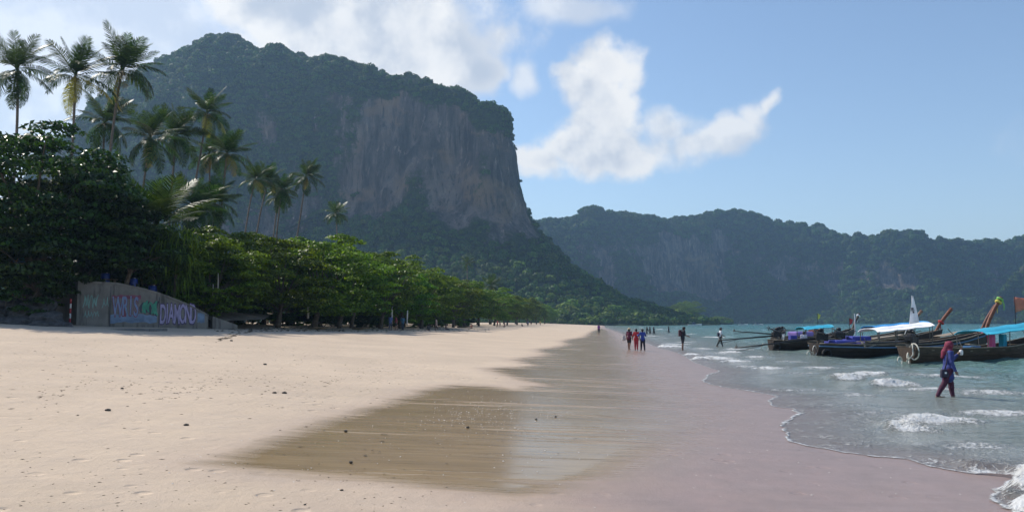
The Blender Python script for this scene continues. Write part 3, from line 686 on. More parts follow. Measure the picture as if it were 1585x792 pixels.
# front row along the sand, then rows behind
def base_x(y): return -26.0 + .1 * y
ys = [60.5, 66, 71.5, 78, 86, 94, 103, 114, 126, 140, 156, 175, 196, 222, 252, 288, 332, 386, 452, 530]
for i, y in enumerate(ys):
    x = base_x(y) - 1.2 + random.uniform(-.8, .8) - (1.5 if i < 2 else 0); k = i % 5
    s = [.76, .82, .92, 1.06, 1.02, .90, 1.02, .96, 1.05, 1.0, 1.02, 1.08, 1.0, 1.12, 1.05, 1.1, 1.12, 1.1, 1.15, 1.1][i]
    lab = f'{ORD[i]} leafy green tree of the front row counted along the beach from the graffiti wall'
    tree(k, 'broadleaf_tree', lab, 'tree', x, y, gz(x, y) - .1, (s, s, s * random.uniform(.88, 1.02)), random.uniform(0, 6.28), [LEAF2, LEAF, LEAF2, LEAF, LEAF2][(i * 3) % 5], BT)
for row, off in ((1, 7.5), (2, 15.5), (3, 25)):
    for i, y in enumerate(ys[(0 if row < 3 else 2):(18 if row == 1 else 14)]):
        y = y + random.uniform(1, 5) * (1 + y / 200); x = base_x(y) - off + random.uniform(-1.5, 1.5); s = (random.uniform(.95, 1.12) + .03 * row) * (.60 + .44 * sstep(PW / 2 + x / y * F, 365, 455))
        tree((i * 2 + row) % 5, 'broadleaf_tree', 'green crown of a tree in the dense rows behind the beach front trees', 'tree', x, y, gz(x, y), s, random.uniform(0, 6.28), random.choice([LEAF, LEAF2, LEAF]), 'trees behind the front row')
# understorey shrubs added to block the light gaps under the trees
for i in range(46):
    y = 58 * (1 + .055 * i) * random.uniform(.98, 1.02); y = min(y, 330); x = base_x(y) - random.uniform(2.5, 9); s = random.uniform(1.2, 2.2)
    tree('shrub', 'shrub', 'dark leafy shrub added to close light gaps under the beach trees', 'shrub', x, y, gz(x, y) - .1, s, random.uniform(0, 6.28), random.choice([LEAFD, LEAF]), 'shrubs under the beach trees')
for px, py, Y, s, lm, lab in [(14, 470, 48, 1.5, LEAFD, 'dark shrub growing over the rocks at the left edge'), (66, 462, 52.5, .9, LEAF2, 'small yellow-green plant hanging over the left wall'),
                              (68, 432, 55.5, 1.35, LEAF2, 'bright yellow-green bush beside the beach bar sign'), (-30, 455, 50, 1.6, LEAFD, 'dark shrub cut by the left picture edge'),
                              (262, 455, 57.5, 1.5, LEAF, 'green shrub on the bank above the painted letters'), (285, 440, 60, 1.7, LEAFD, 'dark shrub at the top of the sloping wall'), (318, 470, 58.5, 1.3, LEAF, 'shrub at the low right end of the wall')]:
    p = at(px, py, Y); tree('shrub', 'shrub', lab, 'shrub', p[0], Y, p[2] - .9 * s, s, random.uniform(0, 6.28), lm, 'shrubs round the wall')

# ------------------------------------------------------------------ coconut palms
FROND = leaf_mat('palm_frond', (0.012, 0.030, 0.006), (0.060, 0.105, 0.016), .30, .40, .14)
FRONDY = leaf_mat('palm_frond_yellowing', (0.14, 0.13, 0.015), (0.27, 0.22, 0.03), .4, .38, .4)
PTR = mat('palm_trunk', (0.17, 0.135, 0.11), .85, .35, 6.0, .5)
NUT = mat('coconut_husk', (0.13, 0.10, 0.035), .5, .3, 8.0, .2)
def frond_mesh(seed, curve, droop, mat_, L=1.0, n=34):
    g = np.random.default_rng(seed); s = np.linspace(0, 1, 14)
    ang = -curve * s ** 1.5; dx = np.cos(ang); dz = np.sin(ang); ds = L / 13
    X = np.concatenate([[0], np.cumsum((dx[1:] + dx[:-1]) / 2 * ds)]); Z = np.concatenate([[0], np.cumsum((dz[1:] + dz[:-1]) / 2 * ds)])
    V, Q = [], []
    def add(v, q): Q.extend([[i + len(V) for i in f] for f in q]); V.extend(v)
    for i in range(13):   # rachis strip, slightly keeled
        w0, w1 = .014 * (1 - s[i]) + .003, .014 * (1 - s[i + 1]) + .003
        add([[X[i], -w0, Z[i]], [X[i], w0, Z[i]], [X[i + 1], w1, Z[i + 1]], [X[i + 1], -w1, Z[i + 1]]], [[0, 1, 2, 3]])
    for k in range(n):
        u = .12 + .88 * (k + .5) / n
        x, z = np.interp(u, s, X), np.interp(u, s, Z); a = np.interp(u, s, ang)
        ll = (.25 * math.sin(math.pi * min(1, u * .86 + .10)) + .05) * g.uniform(.85, 1.1); w = .0115 * g.uniform(.8, 1.2)
        for sd in (-1, 1):
            if g.random() < .04: continue
            sw = .45 + .35 * u + g.normal() * .06; dr = droop * g.uniform(.7, 1.3)
            f = np.array([math.cos(a), 0, math.sin(a)]); n_ = np.array([-math.sin(a), 0, math.cos(a)]); sdv = np.array([0, sd, 0.])
            d0 = f * sw + sdv * (1 - .35 * sw) + n_ * .15 * (1 - dr); d0 /= np.linalg.norm(d0)
            p0 = np.array([x, 0, z]); p1 = p0 + d0 * ll * .5; d1 = d0 * .75 + np.array([0, 0, -1.0]) * dr; d1 /= np.linalg.norm(d1); p2 = p1 + d1 * ll * .5
            wv = f * w
            add([p0 - wv * .6, p0 + wv * .6, p1 + wv, p1 - wv, p2 + wv * .15, p2 - wv * .15], [[0, 1, 2, 3], [3, 2, 4, 5]])
    return mesh_np('frond', V, Q, mat_)
FR = [frond_mesh(1, .25, .25, FROND), frond_mesh(2, .55, .5, FROND), frond_mesh(3, 1.0, .8, FROND), frond_mesh(4, 1.45, 1.1, FROND), frond_mesh(5, .8, .9, FROND), frond_mesh(6, 1.3, 1.2, FRONDY), frond_mesh(7, .7, .7, FRONDY)]
def palm(label, hub, base, L, seed, nf=23, bend=.6, wind=.25, yellow=2, nuts=True):
    """hub, base: world points of crown and foot"""
    g = np.random.default_rng(seed); hub = np.asarray(hub, float); base = np.asarray(base, float)
    o = thing('coconut_palm', label, 'palm tree', base, 0, 'coconut palms above the beach trees')
    h = hub - base; k = np.linspace(0, 1, 16); spread = g.uniform(108, 142); wind = wind * g.uniform(.3, 1.6)
    P = np.stack([h[0] * k ** (1 + bend) , h[1] * k ** (1 + bend), h[2] * k], 1)
    P[:, 0] += .018 * L * 3 * np.sin(k * 5 + seed)
    P[:, 0] -= .018 * L * 3 * math.sin(5 + seed) * k + .018 * L * 3 * math.sin(seed) * (1 - k)
    r = .17 * (1 + .5 * np.exp(-k * 16)) * (1 - .38 * k); P = np.vstack([[P[0] - [0, 0, .4]], P]); r = np.concatenate([[r[0]], r])
    MB().tube(P, r, 8).build('trunk', PTR, o, True)
    for i in range(nf):
        age = (i + .5) / nf; el = R(78 - spread * age ** 1.15 + g.normal() * 6); az = i * 2.39996 + g.normal() * .18
        if i >= nf - yellow: me = FR[5 + (i % 2)]
        else: me = FR[int(np.clip(age * 3.6 + g.normal() * .5, 0, 4 if age > .3 else 1))]
        f = link('frond', me, o); l = L * g.uniform(.85, 1.1) * (1 - .18 * (age < .12)); f.scale = (l, l * 1.05, l)
        d = Vector((math.cos(az) * math.cos(el), math.sin(az) * math.cos(el), math.sin(el))) + Vector((.85, -.45, 0)) * wind
        q = d.to_track_quat('X', 'Z'); f.rotation_mode = 'QUATERNION'
        f.rotation_quaternion = q @ Matrix.Rotation(g.normal() * .25, 4, 'X').to_quaternion(); f.location = tuple(h + np.array([g.normal() * .05, g.normal() * .05, g.normal() * .08 - .1 * age]))
    if nuts:
        for i in range(4):
            m = MB(); th = np.linspace(0, 2 * np.pi, 7, endpoint=False); a = i * 1.6 + seed
            c = h + np.array([math.cos(a) * .24, math.sin(a) * .24, -.34 - .06 * (i % 2)])
            V = [c + [0, 0, .15]] + [c + [math.cos(t) * .11, math.sin(t) * .11, .06] for t in th] + [c + [math.cos(t) * .11, math.sin(t) * .11, -.06] for t in th] + [c - [0, 0, .16]]
            Fc = [(0, 1 + j, 1 + (j + 1) % 7) for j in range(7)] + [(1 + j, 8 + j, 8 + (j + 1) % 7, 1 + (j + 1) % 7) for j in range(7)] + [(15, 8 + (j + 1) % 7, 8 + j) for j in range(7)]
            m.add(V, Fc); m.build('coconut', NUT, o, True)
    return o
_palms = [  # hub px, py, foot px, Y, frond length, label
    (27, 106, 12, 72, 4.1, 'tall coconut palm at the left edge, leftmost of the three highest'),
    (117, 116, 88, 74, 4.0, 'tall coconut palm in the middle of the three highest at the left'),
    (189, 108, 140, 76, 4.3, 'tallest coconut palm with bent trunk, third from the left edge'),
    (163, 188, 150, 84, 3.8, 'dark coconut palm half hidden behind the trunk of the tallest palm'),
    (233, 212, 212, 82, 3.9, 'broad coconut palm right of the tallest palm, low over the dark tree'),
    (272, 208, 262, 90, 3.9, 'coconut palm directly behind the broad palm, crowns overlapping'),
    (321, 174, 278, 92, 3.5, 'slender palm with yellow-green crown high above the others near it'),
    (324, 238, 316, 102, 3.3, 'thin coconut palm below the slender yellow-green crowned palm'),
    (352, 236, 322, 96, 3.6, 'coconut palm with long curved trunk in the middle of the row'),
    (395, 277, 362, 116, 3.2, 'first palm of the leaning foursome above the green crowns'),
    (415, 279, 383, 120, 3.3, 'second palm of the leaning foursome, trunk parallel to the first'),
    (436, 292, 424, 122, 3.2, 'third palm of the leaning foursome, lowest and upright'),
    (430, 306, 414, 134, 3.0, 'small palm hidden behind the leaning foursome'),
    (474, 273, 444, 124, 3.2, 'rightmost palm of the leaning foursome, bent trunk standing apart'),
    (520, 330, 521, 176, 3.4, 'short lone palm against the cliff right of the foursome'),
    (723, 407, 723, 300, 3.2, 'small far palm head above the distant tree tops'),
    (760, 441, 760, 262, 4.6, 'bushy pale palm crown among the far beach trees'),
    (333, 312, 330, 88, 3.4, 'low palm behind the big feathery palm'),
    (300, 318, 296, 76, 3.6, 'mid height palm whose fronds fill the gap behind the feathery palm')]
for i, (hx, hy, fx, Y, L, lab) in enumerate(_palms):
    hub = at(hx, hy, Y); b = at(fx, HOR, Y + 1.5); b[2] = gz(b[0], b[1])
    palm(lab, hub, b, L, 10 + i, nf=24 if Y < 200 else 17, bend=.55 if i != 2 else .9, yellow=[0, 3, 2, 0, 1, 0, 3, 1, 1, 1, 1, 0, 0, 1, 0, 0, 1, 0, 0][i])
hub = at(243, 350, 57); b = at(240, HOR, 57); b[2] = 3.4
palm('big feathery palm with low crown right behind the graffiti wall', hub, b, 4.6, 77, nf=26, bend=.2, wind=.12, yellow=2)
# drooping grassy-leaved screw pine beside it
def screw_pine(label, px, py, Y, s, seed):
    p = at(px, py, Y); g = np.random.default_rng(seed); o = thing('screw_pine', label, 'shrub', p, 0, 'drooping screw pines above the wall')
    MB().tube([[0, 0, -2.6 * s], [.1, 0, -1.2 * s], [0, 0, 0]], [.10, .09, .08], 7).build('trunk', BARK, o, True)
    V, Q = [], []
    for i in range(420):
        a = g.uniform(0, 6.28); c = np.array([g.normal() * .55, g.normal() * .5, g.normal() * .55]) * s; l = g.uniform(.9, 1.6) * s; d = np.array([math.cos(a), math.sin(a), g.uniform(.0, 1.1)]); d /= np.linalg.norm(d)
        wv = np.cross(d, [0, 0, 1.]); wv = wv / np.linalg.norm(wv) * .03 * s; p1 = c + d * l * .45; p2 = p1 + (d * .5 + np.array([0, 0, -.8])) * l * .5; p3 = p2 + np.array([d[0] * .15, d[1] * .15, -1]) * l * .35
        k = len(V); V += [c - wv, c + wv, p1 + wv, p1 - wv, p2 + wv * .7, p2 - wv * .7, p3 + wv * .1, p3 - wv * .1]; Q += [[k, k + 1, k + 2, k + 3], [k + 3, k + 2, k + 4, k + 5], [k + 5, k + 4, k + 6, k + 7]]
    link('crown', mesh_np('crown', V, Q, LEAF2), o)
screw_pine('drooping yellow-green screw pine right of the feathery palm', 272, 388, 56.5, 1.25, 3)
screw_pine('lower drooping screw pine hanging towards the sloping wall', 284, 432, 57.5, 1.05, 4)

# ------------------------------------------------------------------ terrace, graffiti wall and what stands on it
CONC = None
def concrete(name, base, stain=.6):
    m, t, p = newmat(name); v = objc(t); P = pos(t)
    n1 = t.noise(v, 1.2, 5, .6); n2 = t.noise(t.mapping(P, (3.0, 3.0, .35)), 1.0, 4, .6); n3 = t.noise(v, 22, 3, .6)
    c = t.mix(t.rng(n1, .3, .7), C4(tuple(x * .72 for x in base)), C4(base)); c = t.mix(t.rng(n2, .5, .7, 0, stain), c, C4(tuple(x * .35 for x in base)))
    t.link(c, p.inputs['Base Color']); p.inputs['Roughness'].default_value = .92; p.inputs['Specular IOR Level'].default_value = .2
    t.link(t.bump(t.m('ADD', n3, t.m('MULTIPLY', n1, 2)), .4, .03), p.inputs['Normal']); return m
CONC = concrete('wall_concrete', (.24, .222, .20), .85); CONC2 = concrete('wall_concrete_old', (.20, .195, .19))
GROUNDM = mat('terrace_soil', (.16, .125, .09), .95, .4, 1.5, .6)
A = np.array([at(118, HOR, 51)[0], 51.0]); B = np.array([at(322, HOR, 56)[0], 56.0]); Cw = np.array([at(30, HOR, 62)[0], 62.0])
wdir = (B - A) / np.linalg.norm(B - A); WLEN = np.linalg.norm(B - A); wang = math.atan2(wdir[1], wdir[0])
ZT = at(118, 434.5, 51)[2]
def wall_top(s):   # height along the painted face, from photo
    u = np.interp(s / WLEN, [0, .14, .30, .42, .60, .80, .97, 1.0], [0, 0, 0, 0, 0, 0, 0, 0])
    px = 118 + (322 - 118) * s / WLEN
    Yl = 51 + 5 * s / WLEN
    return at(px, np.interp(px, [118, 174, 210, 240, 271, 291, 322], [434.5, 437, 444.5, 452.5, 463.5, 471.5, 486.5]), Yl)[2]
wall = thing('graffiti_wall', 'grey concrete beach wall with sloping top and painted letters', 'wall', (A[0], A[1], 0), wang)
m = MB(); ss = np.linspace(0, WLEN, 26); V = []
zb = .9
for s_ in ss:
    zt = wall_top(s_); V += [[s_, 0, zb], [s_, 0, zt - .13], [s_, .35, zt - .13], [s_, .35, zb]]
Fs = []
for k in range(25):
    a = 4 * k; Fs += [(a, a + 4, a + 5, a + 1), (a + 1, a + 5, a + 6, a + 2), (a + 2, a + 6, a + 7, a + 3)]
Fs += [(0, 1, 2, 3), (103, 102, 101, 100)]; m.add(V, Fs); m.build('wall_face', CONC, wall)
m = MB(); V = []
for s_ in ss:
    zt = wall_top(s_); V += [[s_, -.06, zt - .128], [s_, -.06, zt], [s_, .42, zt], [s_, .42, zt - .128]]
Fs = []
for k in range(25):
    a = 4 * k; Fs += [(a, a + 4, a + 5, a + 1), (a + 1, a + 5, a + 6, a + 2), (a + 2, a + 6, a + 7, a + 3), (a + 3, a + 7, a + 4, a)]
Fs += [(0, 1, 2, 3), (103, 102, 101, 100)]; m.add(V, Fs); m.build('coping', CONC, wall)
# return wall running back to the left
rd = Cw - A; RL = np.linalg.norm(rd); rang = math.atan2(rd[1], rd[0])
rw = thing('return_wall', 'dark stained concrete wall running back left from the graffiti wall corner', 'wall', (A[0], A[1], 0), rang)
MB().box((RL / 2 + .18, -.18, (zb + ZT) / 2 - .08), (RL - .4, .34, ZT - zb - .16)).build('wall_face', CONC2, rw); MB().box((RL / 2 + .18, -.18, ZT - .075), (RL - .3, .46, .15)).build('coping', CONC2, rw)
# low end block past the slope
e = B + wdir * .2; eb = thing('wall_end_block', 'low tapering concrete ramp at the right end of the graffiti wall', 'wall', (e[0], e[1] + .3, 0), wang)
z1 = at(324, 489, 56)[2]; z2 = at(358, 503, 57)[2]; Lr = 1.75
MB().add([[0, 0, .9], [Lr, 0, .9], [Lr, .5, .9], [0, .5, .9], [0, 0, z1], [Lr, 0, z2], [Lr, .5, z2], [0, .5, z1]], [(3, 2, 1, 0), (4, 5, 6, 7), (0, 1, 5, 4), (1, 2, 6, 5), (2, 3, 7, 6), (3, 0, 4, 7)]).build('ramp', CONC, eb)
# terrace ground behind the walls
g1 = np.array([A + [.2, .3], B + [.2, .4], B + [2, 6], [B[0] - 2, 78], [-70, 95], Cw + [-25, 6], Cw + [.3, .3]])
zz = [ZT - .25, z1 - .35, z1 - .2, 3.0, 3.3, ZT - .2, ZT - .25]
cen = [(-33, 66, ZT - .25)]
ter = link('terrace_ground', bpy.data.meshes.new('terrace_ground')); Vt = [[a[0], a[1], z] for a, z in zip(g1, zz)] + [list(cen[0])] + [[*(A + wdir * (WLEN * k) + np.array([0, .3])), wall_top(WLEN * k) - .25] for k in (.35, .6, .8)]
ter.data.from_pydata(Vt, [], [(7, 0, 8), (7, 8, 9), (7, 9, 10), (7, 10, 1), (7, 1, 2), (7, 2, 3), (7, 3, 4), (7, 4, 5), (7, 5, 6), (7, 6, 0)]); ter.data.materials.append(GROUNDM); tag(ter, 'raised shaded ground behind the beach wall', None, kind='structure')
# ---- painted letters (flat paint, lying on the face of the wall)
def paint(name, col, rough=.6): return mat(name, col, rough, .3, 2.0, .1)
def letters(txt, s0, z0, size, m_fill, m_line, squash, widths, name='painted_letter', grow=.05, tilt=0, label=None):
    x = s0
    for i, ch in enumerate(txt):
        w = widths[i]; x += w / 2
        for lay, (mm, off, dy) in enumerate(((m_line, grow, -.012), (m_fill, grow * .3, -.020))):
            cu = bpy.data.curves.new(name, 'FONT'); cu.body = ch; cu.size = size; cu.offset = off; cu.extrude = .004; cu.align_x = 'CENTER'
            tmp = bpy.data.objects.new('tmp', cu); me = bpy.data.meshes.new_from_object(tmp); bpy.data.objects.remove(tmp)
            me.materials.clear(); me.materials.append(mm)
            o = link(name, me, wall); o.rotation_euler = (R(90), R(tilt * ((i % 3) - 1)), 0); o.scale = (squash, 1, 1); o.location = (x, dy - .0015 * i, z0 + (.03 * ((i * 7) % 3 - 1)))
            if label and lay == 1: o['label'] = label
        x += w / 2
PXM = WLEN / (322 - 118)
def wz(px, py): return at(px, py, 51 + 5 * (px - 118) / 204)[2]
def ws(px): return (px - 118) * PXM
LIL = paint('paint_lilac', (.36, .31, .48)); PUR = paint('paint_purple_dark', (.07, .04, .12)); BLU = paint('paint_pale_blue', (.18, .25, .40)); WINE = paint('paint_wine', (.22, .06, .10)); GRN = paint('paint_green', (.05, .26, .17)); DGR = paint('paint_dark', (.05, .05, .07)); SKYB = paint('paint_washed_blue', (.16, .23, .34)); MINT = paint('paint_faded_mint', (.20, .34, .30)); MAUV = paint('paint_mauve', (.36, .27, .45))
# washed colour fields under the letters
def wash(px0, px1, py0, py1, mm, seed, label):
    g = np.random.default_rng(seed); n = 14; top = []; bot = []
    for k in range(n):
        px = px0 + (px1 - px0) * k / (n - 1); top.append([ws(px), 0, wz(px, py0 + g.uniform(-2, 2))]); bot.append([ws(px), 0, wz(px, py1 + g.uniform(-1.5, 1.5))])
    V = [[a[0], -.006, a[2]] for a in bot] + [[a[0], -.006, a[2]] for a in top]
    o = MB().add(V, [(k, k + 1, n + k + 1, n + k) for k in range(n - 1)]).build('painted_field', mm, wall); o['label'] = label
wash(167, 238, 487, 499, SKYB, 1, 'washed out blue band of paint'); wash(171, 212, 457, 462, WINE, 2, 'wine red stroke of paint'); wash(304, 316, 484, 499, SKYB, 3, 'blue smear of paint near the low end')
letters('WRIS', ws(171), wz(190, 488) + .02, 1.75, BLU, WINE, .36, [.50, .38, .28, .38], grow=.10, label='pale blue letter with wine red outline')
def scribble(px0, px1, py0, py1, n, mm, seed, wd, label, dy=-.016):
    g = np.random.default_rng(seed); P = []
    for k in range(n):
        px = px0 + (px1 - px0) * (k + g.uniform(-.2, .2)) / (n - 1); py = (py0 if k % 2 else py1) + g.uniform(-1, 1) * (py1 - py0) * .18; P.append(np.array([ws(px), dy - .0004 * k, wz(px, py)]))
    m = MB(); k = np.linspace(0, 1, 5)
    for a, b_ in zip(P[:-1], P[1:]):
        Q = a + (b_ - a) * k[:, None]; Q[:, 0] += wd * .8 * np.sin(k * np.pi) * g.choice([-1, 1]); d = b_ - a; nrm = np.array([d[2], 0, -d[0]]); nrm /= np.linalg.norm(nrm) + 1e-9
        w = wd * (.6 + .4 * np.sin(k * np.pi))[:, None] * .5; m.add(np.concatenate([Q - nrm * w, Q + nrm * w]), [(i, i + 1, i + 6, i + 5) for i in range(4)])
    o = m.build('painted_scribble', mm, wall); o['label'] = label
scribble(214, 240, 467, 486, 12, DGR, 3, .17, 'dark under-stroke of the green scribble', -.010); scribble(215, 239, 467, 485, 11, GRN, 3, .14, 'green zigzag scribble between the letter groups')
scribble(126, 148, 458, 474, 10, MINT, 5, .07, 'faded mint scribble, upper one'); scribble(128, 150, 481, 491, 11, MINT, 6, .04, 'faded mint scribble, lower one'); scribble(154, 164, 460, 474, 5, MINT, 8, .05, 'faint mint stroke at the panel joint')
letters('DIAMOND', ws(243), wz(268, 498) - .06, 1.80, LIL, PUR, .30, [.34, .19, .34, .41, .34, .34, .34], grow=.11, label='bulging lilac letter with dark purple outline')
# joints between the cast panels
for px in (166, 241, 297): MB().box((ws(px), -.004, (zb + wall_top(ws(px))) / 2 - .12), (.035, .02, wall_top(ws(px)) - zb - .3)).build('panel_joint', DGR, wall)
# sand ledge of old concrete below the wall
def slab(label, px0, px1, py, Y, h, d, seed):
    a, b = at(px0, py, Y), at(px1, py, Y); g = np.random.default_rng(seed); n = 12; V = []
    for k in range(n):
        x = a[0] + (b[0] - a[0]) * k / (n - 1); hh = h * (1 + .12 * g.normal()); V += [[x, Y + .1 * g.normal(), a[2] - .8], [x, Y + .12 * g.normal(), a[2] + hh], [x, Y + d, a[2] + hh * 1.05], [x, Y + d, a[2] - .8]]
    Fs = []
    for k in range(n - 1): q = 4 * k; Fs += [(q, q + 4, q + 5, q + 1), (q + 1, q + 5, q + 6, q + 2), (q + 2, q + 6, q + 7, q + 3)]
    Fs += [(0, 1, 2, 3), (4 * n - 1, 4 * n - 2, 4 * n - 3, 4 * n - 4)]
    o = MB().add(V, Fs).build('concrete_slab', CONC2); tag(o, label, 'slab')
slab('broken low concrete slab at the left edge below the dark rocks', -25, 44, 521, 45, .38, 1.6, 1); slab('worn concrete ledge half buried in sand below the painted wall', 118, 232, 513, 47.5, .14, 2.4, 2)
# rocks heaped left of the wall
ROCKM = mat('boulder', (.075, .072, .075), .85, .45, 2.5, .7)
def rock_mesh(seed):
    g = np.random.default_rng(seed); bm = bmesh.new(); bmesh.ops.create_icosphere(bm, subdivisions=3, radius=1)
    for v in bm.verts:
        c = np.array(v.co); n = float(fbm(c[0] * 1.3 + seed, c[1] * 1.3, c[2] * 1.3, 3)); q = c * (1 + .45 * n); q = np.round(q * 3.2) / 3.2 * .35 + q * .65; v.co = q * np.array([1, .85, .68])
    me = bpy.data.meshes.new('boulder'); bm.to_mesh(me); bm.free(); me.materials.append(ROCKM); return me
RM = [rock_mesh(k) for k in range(4)]
_rk = [(6, 474, 49, 1.1), (30, 486, 48, .9), (52, 480, 49, 1.0), (20, 500, 47.3, .9), (72, 496, 48, .95), (60, 508, 47.2, .75), (86, 506, 48, .8), (96, 516, 47.2, .55), (44, 502, 47.6, .8), (78, 517, 46.8, .5), (-12, 496, 47.5, 1.1), (108, 512, 48.4, .45), (64, 470, 50, .9)]
for i, (px, py, Y, s_) in enumerate(_rk):
    p = at(px, py, Y); o = link('boulder', RM[i % 4]); o.location = p; o.scale = (s_ * 1.0, s_, s_ * .85); o.rotation_euler = (random.uniform(-.3, .3), random.uniform(-.3, .3), random.uniform(0, 6.28))
    tag(o, f'dark boulder, {ORD[sorted(q[0] for q in _rk).index(px)]} from the left in the heap beside the painted wall', 'boulder', 'boulders heaped beside the wall')
# red and white marker pole
p = at(108, 500, 50.4); pole = thing('marker_pole', 'thin red and white banded pole at the wall corner', 'pole', (p[0], p[1], p[2]))
RED = mat('paint_red', (.45, .05, .06), .5); WHT = mat('paint_white', (.72, .72, .72), .5)
zt = at(108, 462, 50.4)[2] - p[2]
for k in range(5): MB().tube([[0, 0, -.6 if k == 0 else zt * k / 5], [0, 0, zt * (k + 1) / 5 - .002]], .055, 8).build('band', RED if k % 2 == 0 else WHT, pole, True)
# beach bar sign and furniture on the terrace
def sign():
    p = at(28, 407, 54); o = thing('bar_sign', 'faded yellow beach bar sign board on posts at the left edge', 'sign', (p[0], p[1], ZT - .3), R(12))
    h = p[2] - ZT + .3; CR = mat('sign_cream', (.62, .52, .30), .6); DB = mat('sign_blue', (.10, .17, .30), .5); TEAL = mat('sign_teal', (.05, .35, .42), .5); ORG = mat('sign_orange', (.6, .22, .05), .5)
    MB().box((0, 0, h - .32), (1.55, .05, .62)).build('lower_board', CR, o, bevel=.01); MB().box((0, .004, h + .36), (1.5, .05, .62)).build('upper_board', DB, o, bevel=.01)
    MB().box((.45, -.028, h + .38), (.55, .012, .50)).build('teal_picture', TEAL, o); MB().box((-.10, -.028, h + .36), (.22, .012, .56)).build('orange_figure', ORG, o); MB().box((-.50, -.028, h + .36), (.40, .012, .34)).build('white_picture', WHT, o)
    for sx in (-.6, .6): MB().tube([[sx, .06, -.3], [sx, .06, h + .6]], .04, 7).build('post', BARK, o)
    cu = bpy.data.curves.new('lettering', 'FONT'); cu.body = 'r beach bar'; cu.size = .34; cu.extrude = .004; cu.align_x = 'CENTER'
    tmp = bpy.data.objects.new('tmp', cu); me = bpy.data.meshes.new_from_object(tmp); bpy.data.objects.remove(tmp); me.materials.clear(); me.materials.append(DB)
    l = link('lettering', me, o); l.rotation_euler = (R(90), 0, 0); l.location = (0, -.032, h - .42)
sign()
BARREL = mat('blue_plastic', (.02, .05, .28), .35, .2, 3, .05)
def lathe(m, prof, n=14, c=(0, 0, 0), mi=0):
    th = np.linspace(0, 2 * np.pi, n, endpoint=False); V = [[c[0] + r * math.cos(t), c[1] + r * math.sin(t), c[2] + z] for r, z in prof for t in th]
    k = len(prof); m.add(V, [tuple(q) for q in grid_quads(k, n, True)] + [tuple(range(n))[::-1], tuple(range((k - 1) * n, k * n))], mi); return m
for px, py, Y, lab in [(163, 429, 54.2, 'blue plastic barrel behind the flat top of the graffiti wall'), (206, 437, 55, 'blue plastic barrel where the wall top starts to slope'), (236, 448, 56.5, 'dark blue barrel half hidden behind the sloping wall')]:
    p = at(px, py, Y); o = thing('barrel', lab, 'barrel', (p[0], p[1], p[2] - .65))
    lathe(MB(), [(.25, 0), (.28, .06), (.29, .3), (.30, .33), (.29, .36), (.29, .6), (.30, .63), (.29, .66), (.28, .86), (.24, .92)]).build('body', BARREL, o, True); lathe(MB(), [(.06, .92), (.06, .96)], 8, (.1, 0, 0)).build('bung', WHT, o)
WOOD = mat('weathered_wood', (.24, .165, .10), .8, .4, 5, .4)
p = at(150, 433, 53.6); bench = thing('bench', 'low reddish wooden bench along the top of the wall', 'bench', (p[0], p[1], ZT - .25), wang)
for k in range(3): MB().box((0, k * .13, .50), (2.6, .11, .05)).build('seat_board', WOOD, bench, bevel=.008)
for sx in (-1.1, 1.1): MB().box((sx, .13, .23), (.09, .34, .47)).build('leg', WOOD, bench)
def hut(label, px, py, Y, w, d, h, rz, roofm, wallm):
    p = at(px, py, Y); o = thing('beach_bar_hut', label, 'hut', (p[0], p[1], ZT - .3), R(rz))
    for sx in (-1, 1):
        for sy in (-1, 1): MB().tube([[sx * w / 2, sy * d / 2, -.4], [sx * w / 2, sy * d / 2, h]], .06, 7).build('post', WOOD, o)
    MB().box((0, d / 2 - .1, h * .45), (w - .2, .08, h * .9)).build('back_wall', wallm, o); MB().box((0, -d / 2 + .12, .5), (w - .3, .3, 1.0)).build('counter', WOOD, o, bevel=.02)
    MB().add([[-w / 2 - .4, -d / 2 - .5, h - .1], [w / 2 + .4, -d / 2 - .5, h - .1], [w / 2 + .4, d / 2 + .4, h + .5], [-w / 2 - .4, d / 2 + .4, h + .5], [-w / 2 - .4, -d / 2 - .5, h - .02], [w / 2 + .4, -d / 2 - .5, h - .02], [w / 2 + .4, d / 2 + .4, h + .58], [-w / 2 - .4, d / 2 + .4, h + .58]],
             [(3, 2, 1, 0), (4, 5, 6, 7), (0, 1, 5, 4), (1, 2, 6, 5), (2, 3, 7, 6), (3, 0, 4, 7)]).build('roof', roofm, o)
TINR = mat('tin_roof', (.16, .17, .20), .5, .3, 3, .2)
hut('open beach bar shelter with dark roof in the shade behind the wall', 118, 425, 60, 5.0, 3.0, 2.3, 8, TINR, mat('hut_wall', (.10, .08, .07), .9)); hut('small bar shelter with posts behind the sloping wall', 212, 430, 62, 4.0, 2.6, 2.2, 5, TINR, mat('hut_wall2', (.13, .11, .10), .9))
